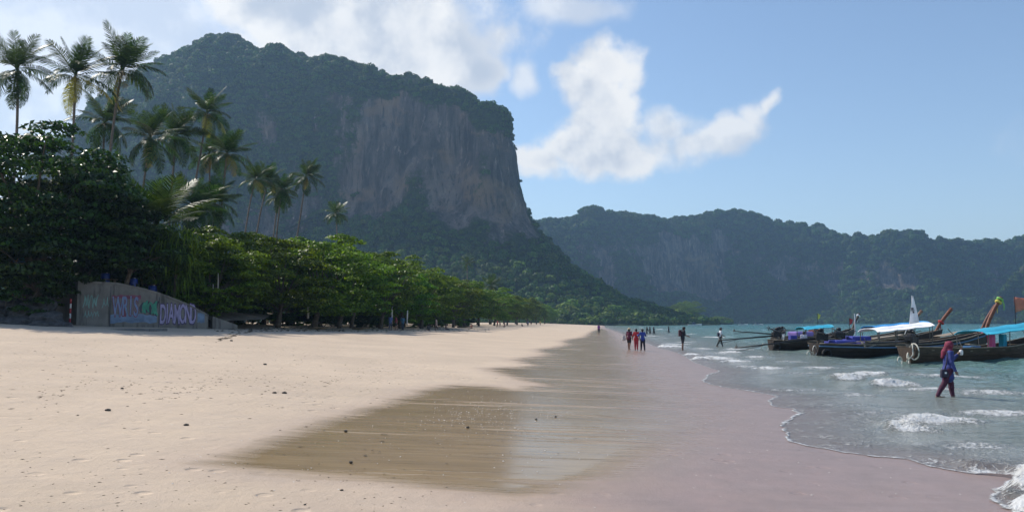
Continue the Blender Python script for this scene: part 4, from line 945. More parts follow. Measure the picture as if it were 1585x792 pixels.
# white rope swing and pale posts under the trees
p = at(333, 463, 58.5); sw = thing('rope_swing', 'white rope loop hanging under the trees right of the wall', 'swing', p)
ROPE = mat('rope', (.62, .58, .5), .9, .2, 20, .3)
MB().tube([[-.17, 0, 1.1], [-.19, 0, .35], [-.12, 0, .06], [0, 0, 0], [.12, 0, .06], [.19, 0, .35], [.17, 0, 1.9]], .028, 6, True).build('rope', ROPE, sw, True)
for px, py0, py1, Y, r_, lab in [(364, 455, 472, 72, .07, 'pale post under the trees, leftmost of the pair'), (372, 452, 474, 72, .07, 'pale post under the trees, right one of the pair'), (477, 452, 478, 76, .10, 'pale gap post beside the forked trunk'), (606, 474, 490, 104, .14, 'white post among the trunks behind the beach group'), (630, 480, 492, 106, .10, 'second white post among the trunks behind the beach group')]:
    a, b = at(px, py1, Y), at(px + .8, py0, Y); o = MB().tube([a - [0, 0, .9], (a + b) / 2 + [.01, 0, 0], b], [r_, r_ * .95, r_ * .8], 8).build('pale_post', WHT if 'white' in lab else ROPE, None, True); tag(o, lab, 'post')

# ------------------------------------------------------------------ long-tail boats
def wood_mat(name, col, lane=6.0):
    m, t, p = newmat(name); v = objc(t); n = t.noise(t.mapping(v, (.6, 4, 4)), 2.5, 5, .65); n2 = t.noise(v, 9, 4, .6)
    c = t.mix(t.rng(n, .3, .7), C4(tuple(x * .45 for x in col)), C4(col)); c = t.mix(t.rng(n2, .58, .72, 0, .7), c, C4(tuple(x * .35 for x in col)))
    t.link(c, p.inputs['Base Color']); p.inputs['Roughness'].default_value = .62; t.link(t.bump(n2, .35, .02), p.inputs['Normal']); return m
HULL = wood_mat('hull_wood', (.095, .060, .040)); HULLD = wood_mat('hull_wood_dark', (.050, .036, .030)); DECK = wood_mat('deck_wood', (.30, .225, .15)); PALE = wood_mat('rail_wood', (.36, .29, .21)); PROWM = wood_mat('prow_wood', (.17, .055, .04))
IRON = mat('engine_iron', (.035, .035, .038), .45, .4, 8, .3, .6); STEEL = mat('worn_steel', (.16, .15, .14), .45, .4, 6, .2, .7); RUBBER = mat('rubber', (.018, .018, .018), .8, .3, 9, .2)
def cloth(name, col): return mat(name, col, .75, .15, 1.5, .25)
CYAN = cloth('tarp_cyan', (.02, .33, .50)); BLUE = cloth('tarp_blue', (.02, .25, .58)); WHITE = cloth('tarp_white', (.80, .80, .84)); NAVY = cloth('tarp_navy', (.02, .035, .10)); PURP = cloth('cloth_purple', (.30, .20, .55)); INDI = cloth('tarp_indigo', (.05, .06, .35)); REDC = cloth('cloth_red', (.45, .04, .04)); ORNG = cloth('flag_orange', (.62, .20, .13)); GRNC = cloth('ribbon_green', (.25, .55, .12)); YELC = cloth('ribbon_yellow', (.75, .62, .12)); PINK = cloth('ribbon_pink', (.70, .12, .30))
def longtail(label, stern, ang, L, stripe, canopy, prow_h, tail, hullm=HULL, prowm=PROWM, ribbons=(), rail=PALE, extras=None, beam=1.0):
    """boat local frame: x from stern (0) to bow (L), z = 0 is the water line"""
    o = thing('longtail_boat', label, 'boat', (stern[0], stern[1], 0.02), ang, 'long-tail boats moored off the beach')
    n = 30; xs = np.linspace(0, L, n); u = xs / L
    hb = beam * .95 * np.interp(u, [0, .08, .3, .6, .82, .95, 1], [.62, .78, 1.0, .98, .62, .20, .05])      # half beam
    sh = np.interp(u, [0, .3, .6, .8, .92, 1], [.78, .66, .70, .98, 1.32, 1.62]); sh = np.convolve(np.pad(sh, 2, mode='edge'), np.ones(5) / 5, 'valid')
    kl = np.interp(u, [0, .1, .75, .92, 1], [-.18, -.35, -.35, .05, 1.0])
    def section(i, k):   # k in 0..1 keel -> sheer
        return np.array([xs[i] + .18 * k * (u[i] > .9), hb[i] * k ** .55 if k > 0 else 0, kl[i] + (sh[i] - kl[i]) * k ** 1.25])
    ks = np.linspace(0, 1, 7)
    for side in (-1, 1):      # each side: six overlapping strakes
        m = MB()
        for a in range(6):
            V = []
            for i in range(n):
                p0, p1 = section(i, ks[a]), section(i, min(1, ks[a + 1] + .015)); lapo = .018
                V += [[p0[0], side * (p0[1] + lapo), p0[2]], [p1[0], side * p1[1], p1[2]], [p0[0], side * p0[1], p0[2] + .001]]
            Fs = []
            for i in range(n - 1):
                q = 3 * i; f1 = (q, q + 3, q + 4, q + 1); f2 = (q + 2, q + 5, q + 3, q); Fs += [f1, f2] if side < 0 else [f1[::-1], f2[::-1]]
            m.add(V, Fs)
        m.build('hull_side', hullm, o)
    tr = MB(); V = [section(0, k) for k in ks]; tr.add([[p[0], p[1], p[2]] for p in V] + [[p[0], -p[1], p[2]] for p in V[::-1]], [tuple(range(14))]); tr.build('transom', hullm, o)
    for side in (-1, 1):
        MB().tube([[section(i, 1)[0], side * (hb[i] + .02), sh[i] + .02] for i in range(n)], .045, 6, flat=.7).build('gunwale', rail, o, True)
        if stripe is not None: MB().tube([[section(i, .86)[0], side * (section(i, .86)[1] + .03), section(i, .86)[2] + .02] for i in range(n)], .05, 6, flat=1.0).build('painted_stripe', stripe, o, True)
    MB().add([[xs[i], s_ * hb[i] * .93, sh[i] * .42] for i in range(n) for s_ in (-1, 1)], [(2 * i, 2 * i + 2, 2 * i + 3, 2 * i + 1) for i in range(n - 1)]).build('deck', DECK, o)
    for x in np.arange(1.2, L * .86, 1.5):
        h = np.interp(x, xs, hb); MB().box((x, 0, np.interp(x, xs, sh) - .14), (.22, 2 * h * .97, .045)).build('thwart', DECK, o)
    # raked prow post
    k = np.linspace(0, 1, 9); b0 = np.array([L - .55, 0, sh[-1] - .55]); P = np.stack([b0[0] + 1.55 * k ** 1.0 - .22 * np.sin(k * np.pi), 0 * k, b0[2] + (prow_h - b0[2]) * k ** 1.12], 1)
    pr = MB().tube(P, np.interp(k, [0, .15, .9, 1], [.09, .105, .115, .125]), 8, flat=1.2).build('prow_post', prowm, o, True)
    for j, (kk, mm) in enumerate(ribbons):
        c = np.array([np.interp(kk, k, P[:, 0]), 0, np.interp(kk, k, P[:, 2])]); d = P[-1] - P[0]; d /= np.linalg.norm(d)
        MB().tube([c - d * .07, c, c + d * .07], [.17, .185, .17], 9, flat=1.4).build('ribbon', mm, pr, True)
        V = [c + [.05 * s_, .2 * (-1) ** j, -.05] for s_ in (-1, 1)] + [c + [.05 * s_ + .10, .22 * (-1) ** j, -.38] for s_ in (-1, 1)] + [c + [.03 * s_ + .08, .21 * (-1) ** j, -.72] for s_ in (-1, 1)]
        MB().add(V, [(0, 1, 3, 2), (2, 3, 5, 4)]).build('ribbon_tail', mm, pr)
    # canopy on posts
    if canopy:
        x0, x1, z0, z1, cm = canopy; nx, ny = 10, 9; V = []; w = .98 * beam
        for lay in (0, -.04):
            for i in range(nx):
                for j in range(ny):
                    a = i / (nx - 1); b = j / (ny - 1) * 2 - 1; V.append([x0 + (x1 - x0) * a, w * b, z0 + (z1 - z0) * a + 0.09 * (1 - b * b) - .04 * math.sin(a * math.pi * 3) ** 2 + lay - .12 * abs(b) ** 6])
        q = grid_quads(nx, ny); Fs = [tuple(f) for f in q[:, ::-1]] + [tuple(f + nx * ny) for f in q]
        for i in range(nx - 1):
            for j in (0, ny - 1): a = i * ny + j; Fs.append((a, a + ny, a + ny + nx * ny, a + nx * ny))
        for j in range(ny - 1):
            for i in (0, nx - 1): a = i * ny + j; Fs.append((a, a + 1, a + 1 + nx * ny, a + nx * ny))
        cn = MB().add(V, Fs).build('canopy', cm, o, True)
        for x in np.linspace(x0 + .15, x1 - .15, 4):
            for s_ in (-1, 1):
                h = np.interp(x, xs, hb); zt_ = z0 + (z1 - z0) * (x - x0) / (x1 - x0)
                MB().tube([[x, s_ * min(h, w) * .96, np.interp(x, xs, sh)], [x, s_ * w * .96, zt_ - .1]], .028, 6).build('canopy_post', STEEL, o)
    # engine on its pivot with the long propeller shaft
    tl, tz, ta = tail
    en = bpy.data.objects.new('engine', None); COL.objects.link(en); en.parent = o; en.location = (.55, .1, .85); en.rotation_euler = (0, 0, R(ta))
    MB().box((0, 0, .32), (.70, .42, .40)).box((-.02, 0, .58), (.5, .30, .16), taper=.85).box((.38, 0, .30), (.10, .46, .46)).build('engine_block', IRON, en, bevel=.03)
    m = MB(); lathe(m, [(.04, 0), (.16, .02), (.17, .14), (.12, .2), (.03, .22)], 12, (.05, .02, .66)); m.build('air_cleaner', IRON, en, True)
    MB().tube([[.1, -.2, .5], [.15, -.34, .55], [-.3, -.36, .62], [-.6, -.34, .78]], .04, 7).build('exhaust_pipe', STEEL, en, True); MB().tube([[.4, .1, .5], [.9, .12, .62], [1.5, .1, .60]], .025, 6).build('tiller_handle', STEEL, en, True)
    MB().box((-.05, 0, .02), (.16, .5, .28)).build('pivot_mount', STEEL, en, bevel=.02); lathe(MB(), [(.20, 0), (.21, .03), (.21, .05), (.20, .06)], 14, (.47, 0, .27)).build('flywheel', STEEL, en)
    e0 = np.array([-.3, 0, .22]); e1 = np.array([-tl, 0, tz - .85]); sh_ = MB().tube([e0, (e0 * .6 + e1 * .4), e1], [.065, .055, .035], 7).build('tail_shaft', IRON, en, True)
    MB().tube([e0 * .35 + e1 * .65 - [0, 0, .03], e0 * .1 + e1 * .9 - [0, 0, .18], e1 + [.02, 0, -.20]], .022, 6).build('skeg', STEEL, sh_); MB().tube([e1 + [.12, 0, .04], e1 + [.02, 0, .26]], .018, 6).build('skeg_stay', STEEL, sh_)
    pm = MB()
    for b in range(3):
        a = b * 2.094 + .4; V = [e1 + [0, .02 * math.cos(a + 1.57), .02 * math.sin(a + 1.57)], e1 + [.03, .15 * math.cos(a + .5), .15 * math.sin(a + .5)], e1 + [.0, .20 * math.cos(a), .20 * math.sin(a)], e1 + [-.03, .14 * math.cos(a - .5), .14 * math.sin(a - .5)]]; pm.add(V, [(0, 1, 2, 3)])
    pm.tube([e1 + [.06, 0, 0], e1 - [.06, 0, 0]], .035, 7); pm.build('propeller', STEEL, sh_)
    if extras: extras(o)
    return o
def rope_coil(parent, c, r, mm=ROPE, thick=.035, rz=0):
    th = np.linspace(0, 2 * np.pi, 22); P = [[c[0] + r * math.cos(t) * math.cos(rz), c[1] + r * math.cos(t) * math.sin(rz), c[2] + r * math.sin(t)] for t in th]
    return MB().tube(P, thick, 6).build('rope_loop', mm, parent, True)
def tyre(parent, c, r=.28):
    th = np.linspace(0, 2 * np.pi, 20); return MB().tube([[c[0] + r * math.cos(t), c[1], c[2] + r * math.sin(t)] for t in th], .085, 8).build('tyre_fender', RUBBER, parent, True)
def st(px, py): p = onz(px, py, 0.0); return p
# nearest boat, runs out of the picture at the right
def exA(o):
    rope_coil(o, (-.32, -.3, .18), .30, rz=.5); rope_coil(o, (-.85, -.2, .06), .22, thick=.03, rz=.1); rope_coil(o, (-.05, -.48, .55), .42, rz=1.2); MB().tube([[-.2, -.5, 1.0], [-.25, -.55, .4], [-.6, -.4, .02]], .035, 6).build('mooring_rope', ROPE, o, True)
    MB().box((5.2, -.3, .62), (.9, .5, .32)).build('cool_box', mat('cool_box_blue', (.05, .16, .36), .4), o, bevel=.03); MB().box((4.6, -.72, .86), (.9, .3, .05), rotm(y=6)).build('loose_board', PALE, o)
    MB().tube([[4.1, -.5, .6], [4.2, -.2, 1.1], [3.4, -.1, 1.75]], .02, 6).build('boat_hook', STEEL, o)
    for x in (7.2, 8.3): MB().box((x, -.2, .95), (.35, .3, .9), rotm(y=2)).build('life_vest_bundle', PINK if x < 8 else CYAN, o, bevel=.05)
s_ = st(1404, 560); longtail('nearest long-tail boat with cyan canopy running out of the right edge', s_, R(28), 13.5, None, (5.6, 12.0, 1.55, 2.05, CYAN), 3.4, (5.6, 1.05, 14), HULL, PROWM, (), PALE, exA)
def exB(o):
    tyre(o, (.35, -.82, .12)); rope_coil(o, (-.2, -.4, .35), .3, thick=.03, rz=.6); rope_coil(o, (-.5, -.3, .1), .22, thick=.025, rz=.2)
    MB().box((1.9, 0, .80), (1.5, 1.3, .34)).build('indigo_tarp_bundle', INDI, o, bevel=.10); MB().box((3.3, .2, .75), (.8, .9, .25)).build('folded_cloth', PURP, o, bevel=.08)
    MB().tube([[2.6, -.9, .7], [7.2, -.8, 1.55]], .03, 6).build('bamboo_pole', PALE, o); MB().tube([[1.2, -.7, .75], [6.4, -.85, 1.2]], .025, 6).build('bamboo_pole', PALE, o)
s_ = st(1260, 551); boatB = longtail('long-tail boat with white canopy, blue stripe and bright ribboned prow', s_, R(13), 13.2, cloth('stripe_blue', (.12, .22, .36)), (3.9, 8.1, 1.62, 2.02, WHITE), 3.75, (5.5, .50, -8), HULLD, wood_mat('prow_wood_red', (.25, .085, .045)), ((.10, REDC), (.16, PINK), (.90, YELC), (.96, GRNC)), PALE, exB)
def exC(o):
    MB().box((1.8, .1, .85), (.5, .5, .5)).build('blue_crate', INDI, o, bevel=.03); MB().box((.9, -.2, .95), (.12, .4, .55)).build('white_panel', WHT, o, bevel=.02); MB().box((2.6, -.3, .72), (1.0, .5, .3)).build('dark_bundle', NAVY, o, bevel=.08)
    rope_coil(o, (-.5, -.1, .22), .3, thick=.02, rz=.2); tyre(o, (.2, -.7, .25), .24); MB().tube([[10.4, -.3, .9], [10.9, -.2, 1.9]], .03, 6).build('oar', WHT, o)
    MB().box((9.3, 0, 1.0), (2.6, 1.0, .06), rotm(y=-7)).build('foredeck', PALE, o)
s_ = st(1193, 542); longtail('long-tail boat with open dark stern and pale foredeck, orange topped prow', s_, R(5.0), 13.6, None, None, 3.15, (4.6, .75, 3), HULLD, wood_mat('prow_wood_orange', (.27, .085, .04)), ((.55, REDC),), PALE, exC)
s_ = onz(1186, 535, 0); s_ = at(1196, HOR, 70); longtail('far long-tail boat with small bright cyan canopy', (s_[0], 70), R(4.5), 12.5, None, (2.4, 5.0, 1.62, 1.85, CYAN), 3.1, (3.9, 1.35, -3), HULLD, wood_mat('prow_wood_pale', (.36, .20, .13)), (), PALE)
def exE(o):
    MB().box((3.2, 0, .95), (2.6, 1.2, .5)).build('purple_cover', PURP, o, bevel=.15); MB().box((5.4, .1, 1.2), (.7, .8, .6)).build('rusty_box', mat('rust', (.25, .09, .05), .8), o, bevel=.05)
s_ = at(1206, HOR, 79); longtail('farthest long-tail boat with purple cover and dark stubby prow', (s_[0], 79), R(33), 12, None, None, 3.0, (4.8, 1.55, 24), HULLD, wood_mat('prow_wood_dark', (.10, .07, .06)), ((.9, WHITE),), PALE, exE)
def exF(o):
    MB().box((2.0, 0, .9), (1.6, 1.2, .4)).build('indigo_tarp', INDI, o, bevel=.12); MB().box((10.2, 0, 1.25), (2.4, 1.1, .05), rotm(y=-9)).build('foredeck', PALE, o)
s_ = at(1288, HOR, 58.5); longtail('long-tail boat with sky-blue canopy behind the white canopied one', (s_[0], 58.5), R(13.5), 13.2, NAVY, (3.0, 7.6, 1.75, 2.12, BLUE), 3.35, (4.2, .8, -5), HULL, PROWM, (), PALE, exF)
# flags and poles on the boats
def flag(label, base, h, V, Fs, mm, emblem=None, polem=WHT):
    o = thing('flag', label, 'flag', base); MB().tube([[0, 0, -.5], [0, 0, h]], .02, 6).build('pole', polem, o); c = MB().add(V, Fs).build('cloth', mm, o, True)
    md = c.modifiers.new('thick', 'SOLIDIFY'); md.thickness = .012
    if emblem: emblem(c)
p = at(1413, 503, 54.0)
def emb(c):
    MB().box((-.06, -.14, 1.10), (.16, .02, .12)).box((-.04, -.15, .98), (.22, .02, .05)).box((.0, -.15, .86), (.10, .02, .12)).build('dark_emblem', mat('emblem', (.06, .06, .08), .7), c)
k = 9; V = []
for i in range(k):
    a = i / (k - 1)
    for j in range(7): b = j / 6 * 2 - 1; V.append([.02 + b * .36 * (1 - a) ** .85 + .02, -.10 - .05 * math.cos(j * 2.1) * (1 - a), 1.95 * a])
flag('tall white triangular flag with dark emblem above the white canopy', p, 1.97, V, [tuple(q) for q in grid_quads(k, 7)], WHITE, emb)
p = at(1572, 498, 48.5); V = []
for i in range(8):
    for j in range(6): a, b = i / 7, j / 5; V.append([a * .62, .05 * math.sin(a * 9 + b * 2), .55 + b * (.85 - .25 * a) * 1.1 + .55 * a * (1 - .0 * b) - .35 * a])
flag('orange-red flag flying at the right edge of the picture', p, 1.55, V, [tuple(q) for q in grid_quads(8, 6)], ORNG, None, IRON)
for px, py0, py1, Y, mm, lab in [(1324, 520, 485, 60, WHT, 'white pole standing on the boats beside a dark prow'), (1315, 505, 492, 60, REDC, 'small red and white pennant pole between the boats'), (1266, 505, 485, 71, YELC, 'thin pole with yellow pennant behind the cyan canopy')]:
    a = at(px, py0, Y); h = at(px, py1, Y)[2] - a[2]; o = thing('pennant_pole', lab, 'pole', a); MB().tube([[0, 0, -.6], [0, 0, h]], .035 if mm is WHT else .018, 6).build('pole', WHT if mm is WHT else IRON, o)
    if mm is not WHT:
        MB().add([[.02, 0, h], [.28, .03, h - .12], [.02, 0, h - .3], [.2, .05, h - .42], [.02, 0, h - .5]], [(0, 2, 1), (1, 2, 3), (2, 4, 3)]).build('pennant', mm, o)

# small white boats far out
def speedboat(label, px, py, Y, L, ang):
    p = at(px, HOR, Y); o = thing('speedboat', label, 'boat', (p[0], Y, 0), ang, 'small white boats far out'); n = 10; u = np.linspace(0, 1, n); hb = L * .16 * np.interp(u, [0, .5, .85, 1], [.85, 1, .6, .05]); sh = L * .10 * np.interp(u, [0, .6, 1], [1, 1.05, 1.5])
    V = []
    for i in range(n): V += [[u[i] * L, -hb[i], sh[i]], [u[i] * L, -hb[i] * .7, -.2], [u[i] * L, hb[i] * .7, -.2], [u[i] * L, hb[i], sh[i]]]
    Fs = [f for i in range(n - 1) for f in ((4 * i, 4 * i + 1, 4 * i + 5, 4 * i + 4), (4 * i + 2, 4 * i + 3, 4 * i + 7, 4 * i + 6), (4 * i + 3, 4 * i, 4 * i + 4, 4 * i + 7))] + [(0, 3, 2, 1)]
    MB().add(V, Fs).build('hull', WHT, o); MB().box((L * .45, 0, L * .17), (L * .22, L * .2, L * .12), taper=.7).build('windscreen', NAVY, o); MB().box((L * .34, 0, L * .25), (L * .3, L * .24, .08)).build('roof', WHT, o)
    for sx in (.22, .46):
        for sy in (-.1, .1): MB().tube([[L * sx, L * sy, L * .1], [L * sx, L * sy, L * .25]], .04, 5).build('roof_post', STEEL, o)
    MB().box((-.2, 0, L * .06), (.5, .5, .8)).build('outboard_motor', IRON, o)
speedboat('white speedboat with little cabin below the wooded point', 1064, 502, 520, 9.5, R(6)); speedboat('white boat right of the small wooded islet, nearer one', 1142, 501, 640, 8, R(0)); speedboat('white boat right of the small wooded islet, farther one', 1166, 501, 640, 8, R(4))
# wooded islet and trees on the far point, coloured lighter to look sunlit
g = np.random.default_rng(4)
def knoll(name, label, px0, px1, pytop, Y, depth):
    a, b = at(px0, HOR, Y), at(px1, HOR, Y); h = at(px0, pytop, Y)[2]; n, mrow = 40, 14; V = []
    for i in range(n):
        for j in range(mrow):
            u, v = i / (n - 1), j / (mrow - 1); e = math.sin(math.pi * u) ** .5 * math.sin(math.pi * v) ** .6; x = a[0] + (b[0] - a[0]) * u; y = Y + depth * v
            V.append([x, y, -1 + (h * .75 + 1) * e * (.8 + .4 * float(fbm(x * .08, y * .08, 3, 3)))])
    V = np.array(V); o = link(name, mesh_np(name, V, grid_quads(n, mrow)[:, ::-1], ROCK, True, {'veg': np.full(len(V), .75)})); tag(o, label, None, kind='structure')
    P = V[(V[:, 2] > 2)]; P = P[g.permutation(len(P))[:260]]; P = P + g.normal(size=P.shape) * [1.5, 1.5, .3]; forest(name + '_wood', 'bushes covering the ' + label, P, g.uniform(1.6, 3.4, len(P)), CLUMPS_SUN)
knoll('islet', 'small wooded islet in front of the far ridge', 1088, 1137, 486, 900, 26)
for px, py, Y, s_, lab in [(1072, 466, 880, 2.5, 'pale green tree on the point left of the islet'), (1052, 478, 840, 2.0, 'smaller pale tree at the tip of the wooded point'), (1062, 474, 860, 2.3, 'pale tree between the point tip and the taller one')]:
    p = at(px, HOR, Y); tree(1, 'broadleaf_tree', lab, 'tree', p[0], Y, 1, s_, 1.0, LEAF2, 'trees on the far point')

# ------------------------------------------------------------------ people
def surface_net(Fd, o, h):
    nx, ny, nz = Fd.shape; ins = Fd < 0
    cs = [(a, b, c) for a in (0, 1) for b in (0, 1) for c in (0, 1)]
    sl = lambda A, c: A[c[0]:nx - 1 + c[0], c[1]:ny - 1 + c[1], c[2]:nz - 1 + c[2]]
    cnt = sum(sl(ins, c).astype(int) for c in cs); act = (cnt > 0) & (cnt < 8); idx = np.full(act.shape, -1); idx[act] = np.arange(act.sum())
    acc = np.zeros((act.sum(), 3)); num = np.zeros(act.sum())
    for i, a in enumerate(cs):
        for b in cs[i + 1:]:
            if sum(abs(p - q) for p, q in zip(a, b)) != 1: continue
            fa, fb = sl(Fd, a)[act], sl(Fd, b)[act]; m_ = (fa < 0) != (fb < 0); t_ = np.where(m_, fa / np.where(m_, fa - fb, 1), 0)
            acc += m_[:, None] * (np.array(a) + t_[:, None] * (np.array(b) - np.array(a))); num += m_
    V = (np.argwhere(act) + acc / num[:, None]) * h + o; Q = []
    for ax in range(3):
        n = [nx, ny, nz]; lo = [1, 1, 1]; lo[ax] = 0
        i, j, k = np.meshgrid(*[np.arange(lo[q], n[q] - 1) for q in range(3)], indexing='ij'); d = [0, 0, 0]; d[ax] = 1
        a = ins[i, j, k]; b = ins[i + d[0], j + d[1], k + d[2]]; m_ = a != b; i, j, k, a = i[m_], j[m_], k[m_], a[m_]
        u, v = [(1, 2), (2, 0), (0, 1)][ax]; e1 = np.eye(3, dtype=int)[u]; e2 = np.eye(3, dtype=int)[v]; P = np.stack([i, j, k], 1)
        g = lambda q: idx[q[:, 0], q[:, 1], q[:, 2]]
        q = np.stack([g(P), g(P - e1), g(P - e1 - e2), g(P - e2)], 1); q = np.where(a[:, None], q, q[:, ::-1]); Q.append(q)
    return V, np.concatenate(Q)
def sdf_mesh(caps, h, k=.03, cuts=()):
    caps = [(np.asarray(a, float), np.asarray(b, float), ra, rb) for a, b, ra, rb in caps]
    lo = np.min([np.minimum(a, b) - max(ra, rb) for a, b, ra, rb in caps], 0) - 2.5 * h; hi = np.max([np.maximum(a, b) + max(ra, rb) for a, b, ra, rb in caps], 0) + 2.5 * h
    n = np.ceil((hi - lo) / h).astype(int) + 1; G = np.stack(np.meshgrid(*[lo[q] + np.arange(n[q]) * h for q in range(3)], indexing='ij'), -1)
    D = np.full(tuple(n), .5)
    for a, b, ra, rb in caps:      # each limb only touches its own block of the grid
        i0 = np.maximum(np.floor((np.minimum(a, b) - max(ra, rb) - 2.2 * k - 2 * h - lo) / h).astype(int), 0); i1 = np.ceil((np.maximum(a, b) + max(ra, rb) + 2.2 * k + 2 * h - lo) / h).astype(int) + 1
        S_ = tuple(slice(p, q_) for p, q_ in zip(i0, i1)); Gs = G[S_]
        ab = b - a; t_ = np.clip(((Gs - a) @ ab) / (ab @ ab + 1e-9), 0, 1); d = np.linalg.norm(Gs - a - t_[..., None] * ab, axis=-1) - (ra + (rb - ra) * t_)
        hh = np.clip(.5 + .5 * (D[S_] - d) / k, 0, 1); D[S_] = D[S_] * (1 - hh) + d * hh - k * hh * (1 - hh)
    for (p_, n_) in cuts: D = np.maximum(D, (G - np.array(p_)) @ np.array(n_))
    return surface_net(D, lo, h)
def skeleton(h, lean=4, legs=((10, 5), (-12, 12)), arms=((5, 15, 8), (-5, 15, 8)), sit=False, head=0):
    """faces +X; y is the left side; angles in degrees (forward positive)"""
    q = h / 1.70; J = {}; pel = np.array([0, 0, .93]); J['pel'] = pel
    def fw(a): return np.array([math.sin(R(a)), 0, math.cos(R(a))])
    ch = pel + fw(lean) * .36; nk = pel + fw(lean) * .53; hd = nk + fw(lean + head) * .13; J.update(chest=ch, neck=nk, head=hd)
    for sd, (hp, kb), (sp, eb, out) in zip((1, -1), legs, arms):
        hip = pel + [0, sd * .088, -.03]; d1 = np.array([math.sin(R(hp)), 0, -math.cos(R(hp))]); kn = hip + d1 * .42; d2 = np.array([math.sin(R(hp - kb)), 0, -math.cos(R(hp - kb))]); an = kn + d2 * .41; toe = an + np.array([math.cos(R((hp - kb) * .4)) * .17, sd * .02, -.05])
        sh = pel + fw(lean) * .475 + [0, sd * .172, 0]; a1 = np.array([math.sin(R(sp)), sd * math.sin(R(out)), -math.cos(R(sp))]); a1 /= np.linalg.norm(a1); el = sh + a1 * .285
        a2 = np.array([math.sin(R(sp + eb)), sd * math.sin(R(out)) * (1 - eb / 70.), -math.cos(R(sp + eb))]); a2 /= np.linalg.norm(a2); wr = el + a2 * .25
        J[sd] = dict(hip=hip, kn=kn, an=an, toe=toe, sh=sh, el=el, wr=wr, hd=a2)
    low = min(J[1]['an'][2], J[-1]['an'][2]) - .085
    sub = lambda v: (v - np.array([0, 0, low])) * q
    out = {k_: sub(v) for k_, v in J.items() if k_ not in (1, -1)}
    for sd in (1, -1): out[sd] = {k_: (sub(v) if k_ != 'hd' else v) for k_, v in J[sd].items()}
    out['q'] = q; return out
def person(label, at_, rz, h, top, bottom, skin=(.22, .12, .08), hair=(.012, .010, .010), long_arm=False, long_leg=False, res=.022, fem=False, hat=None, hair_long=False, group='people on the beach', extra=None, **pose):
    J = skeleton(h, **pose); q = J['q']; o = thing('person', label, 'person', at_, rz, group)
    SK = mat('skin_%.2f' % skin[0], skin, .55, .12, 6, .05); HM = mat('hair_%.2f' % hair[0], hair, .6, .3, 30, .3)
    def col(c): return mat('fabric_%.2f_%.2f_%.2f' % c, c, .85, .25, 5, .3)
    head, nk, ch, pel = J['head'], J['neck'], J['chest'], J['pel']; up = head - nk; up = up / np.linalg.norm(up); fx = np.array([up[2], 0, -up[0]])
    B = [(head - up * .02 * q, head + up * .035 * q, .090 * q, .093 * q), (head + (fx * .035 - up * .06) * q, head + (fx * .05 - up * .075) * q, .052 * q, .040 * q), (head + fx * .085 * q, head + (fx * .108 - up * .025) * q, .012 * q, .016 * q),
         (nk - up * .05 * q, head - up * .06 * q, .055 * q, .050 * q)]
    for sd in (1, -1): B += [(head + np.array([0, sd * .088, .005]) * q, head + np.array([-.01, sd * .095, -.02]) * q, .018 * q, .014 * q)]
    torso = [(pel + [0, .06 * q, 0], pel + [0, -.06 * q, 0], .115 * q, .115 * q), (pel, ch, .112 * q, .125 * q), (ch + [0, .07 * q, 0], ch + [0, -.07 * q, 0], .112 * q, .112 * q), (J[1]['sh'] * .9 + nk * .1, J[-1]['sh'] * .9 + nk * .1, .062 * q, .062 * q), (ch, nk, .11 * q, .06 * q)]
    if fem: torso[2] = (ch + [.03 * q, .06 * q, -.04 * q], ch + [.03 * q, -.06 * q, -.04 * q], .11 * q, .11 * q)
    B += torso; arms_u, arms_l, legs_u, legs_l = [], [], [], []
    for sd in (1, -1):
        g = J[sd]; arms_u.append((g['sh'], g['el'], .056 * q, .043 * q)); arms_l.append((g['el'], g['wr'], .041 * q, .029 * q)); legs_u.append((g['hip'], g['kn'], .094 * q, .060 * q)); legs_l.append((g['kn'] + (g['an'] - g['kn']) * .25 + [-.012 * q, 0, 0], g['an'], .058 * q, .038 * q))
        legs_l.append((g['kn'], g['kn'] + (g['an'] - g['kn']) * .3, .056 * q, .056 * q)); B += [(g['an'] + [-.03 * q, 0, -.04 * q], g['toe'], .040 * q, .030 * q)]
        w = g['wr']; d = g['hd']; B.append((w, w + d * .085 * q, .028 * q, .036 * q)); sv_ = np.array([0, 1., 0]); sv_ -= d * (sv_ @ d); sv_ /= np.linalg.norm(sv_); nn_ = np.cross(d, sv_) * -sd
        for f in range(4):
            b0 = w + (d * .09 + sv_ * (.026 - .0175 * f)) * q; l = [.066, .076, .070, .055][f] * q; b1 = b0 + (d * .9 + nn_ * .25) * l * .55; B += [(b0, b1, .0105 * q, .0095 * q), (b1, b1 + (d * .6 + nn_ * .7) * l * .5, .0095 * q, .008 * q)]
        fwd = np.array([1., 0, 0]); tb = w + d * .03 * q + fwd * .025 * q; B.append((tb, tb + (d * .6 + fwd * .7) * .055 * q, .013 * q, .010 * q))
    B += arms_u + arms_l + legs_u + legs_l
    V, Q = sdf_mesh(B, res * q, .022 * q); link('body', mesh_np('body', V, Q, SK, True), o)
    infl = lambda L_, e: [(a, b, ra + e * q, rb + e * q) for a, b, ra, rb in L_]
    tp = infl(torso, .016) + infl(arms_u, .016) + (infl(arms_l, .015) if long_arm else []); tp += [(pel - [0, .05 * q, .06 * q], pel - [0, -.05 * q, .06 * q], .13 * q, .13 * q)]
    if extra and 'tunic' in extra: tp += [(pel + [-.01 * q, 0, -.10 * q], pel + [-.01 * q, 0, -.24 * q], .150 * q, .175 * q)]
    V, Q = sdf_mesh(tp, res * q, .03 * q, [((nk + up * .01 * q), up)]); link('shirt', mesh_np('shirt', V, Q, col(top), True), o)
    bt = [(pel + [0, .05 * q, -.02 * q], pel + [0, -.05 * q, -.02 * q], .122 * q, .122 * q)] + infl(legs_u, .020)
    if long_leg: bt += infl(legs_l, .016)
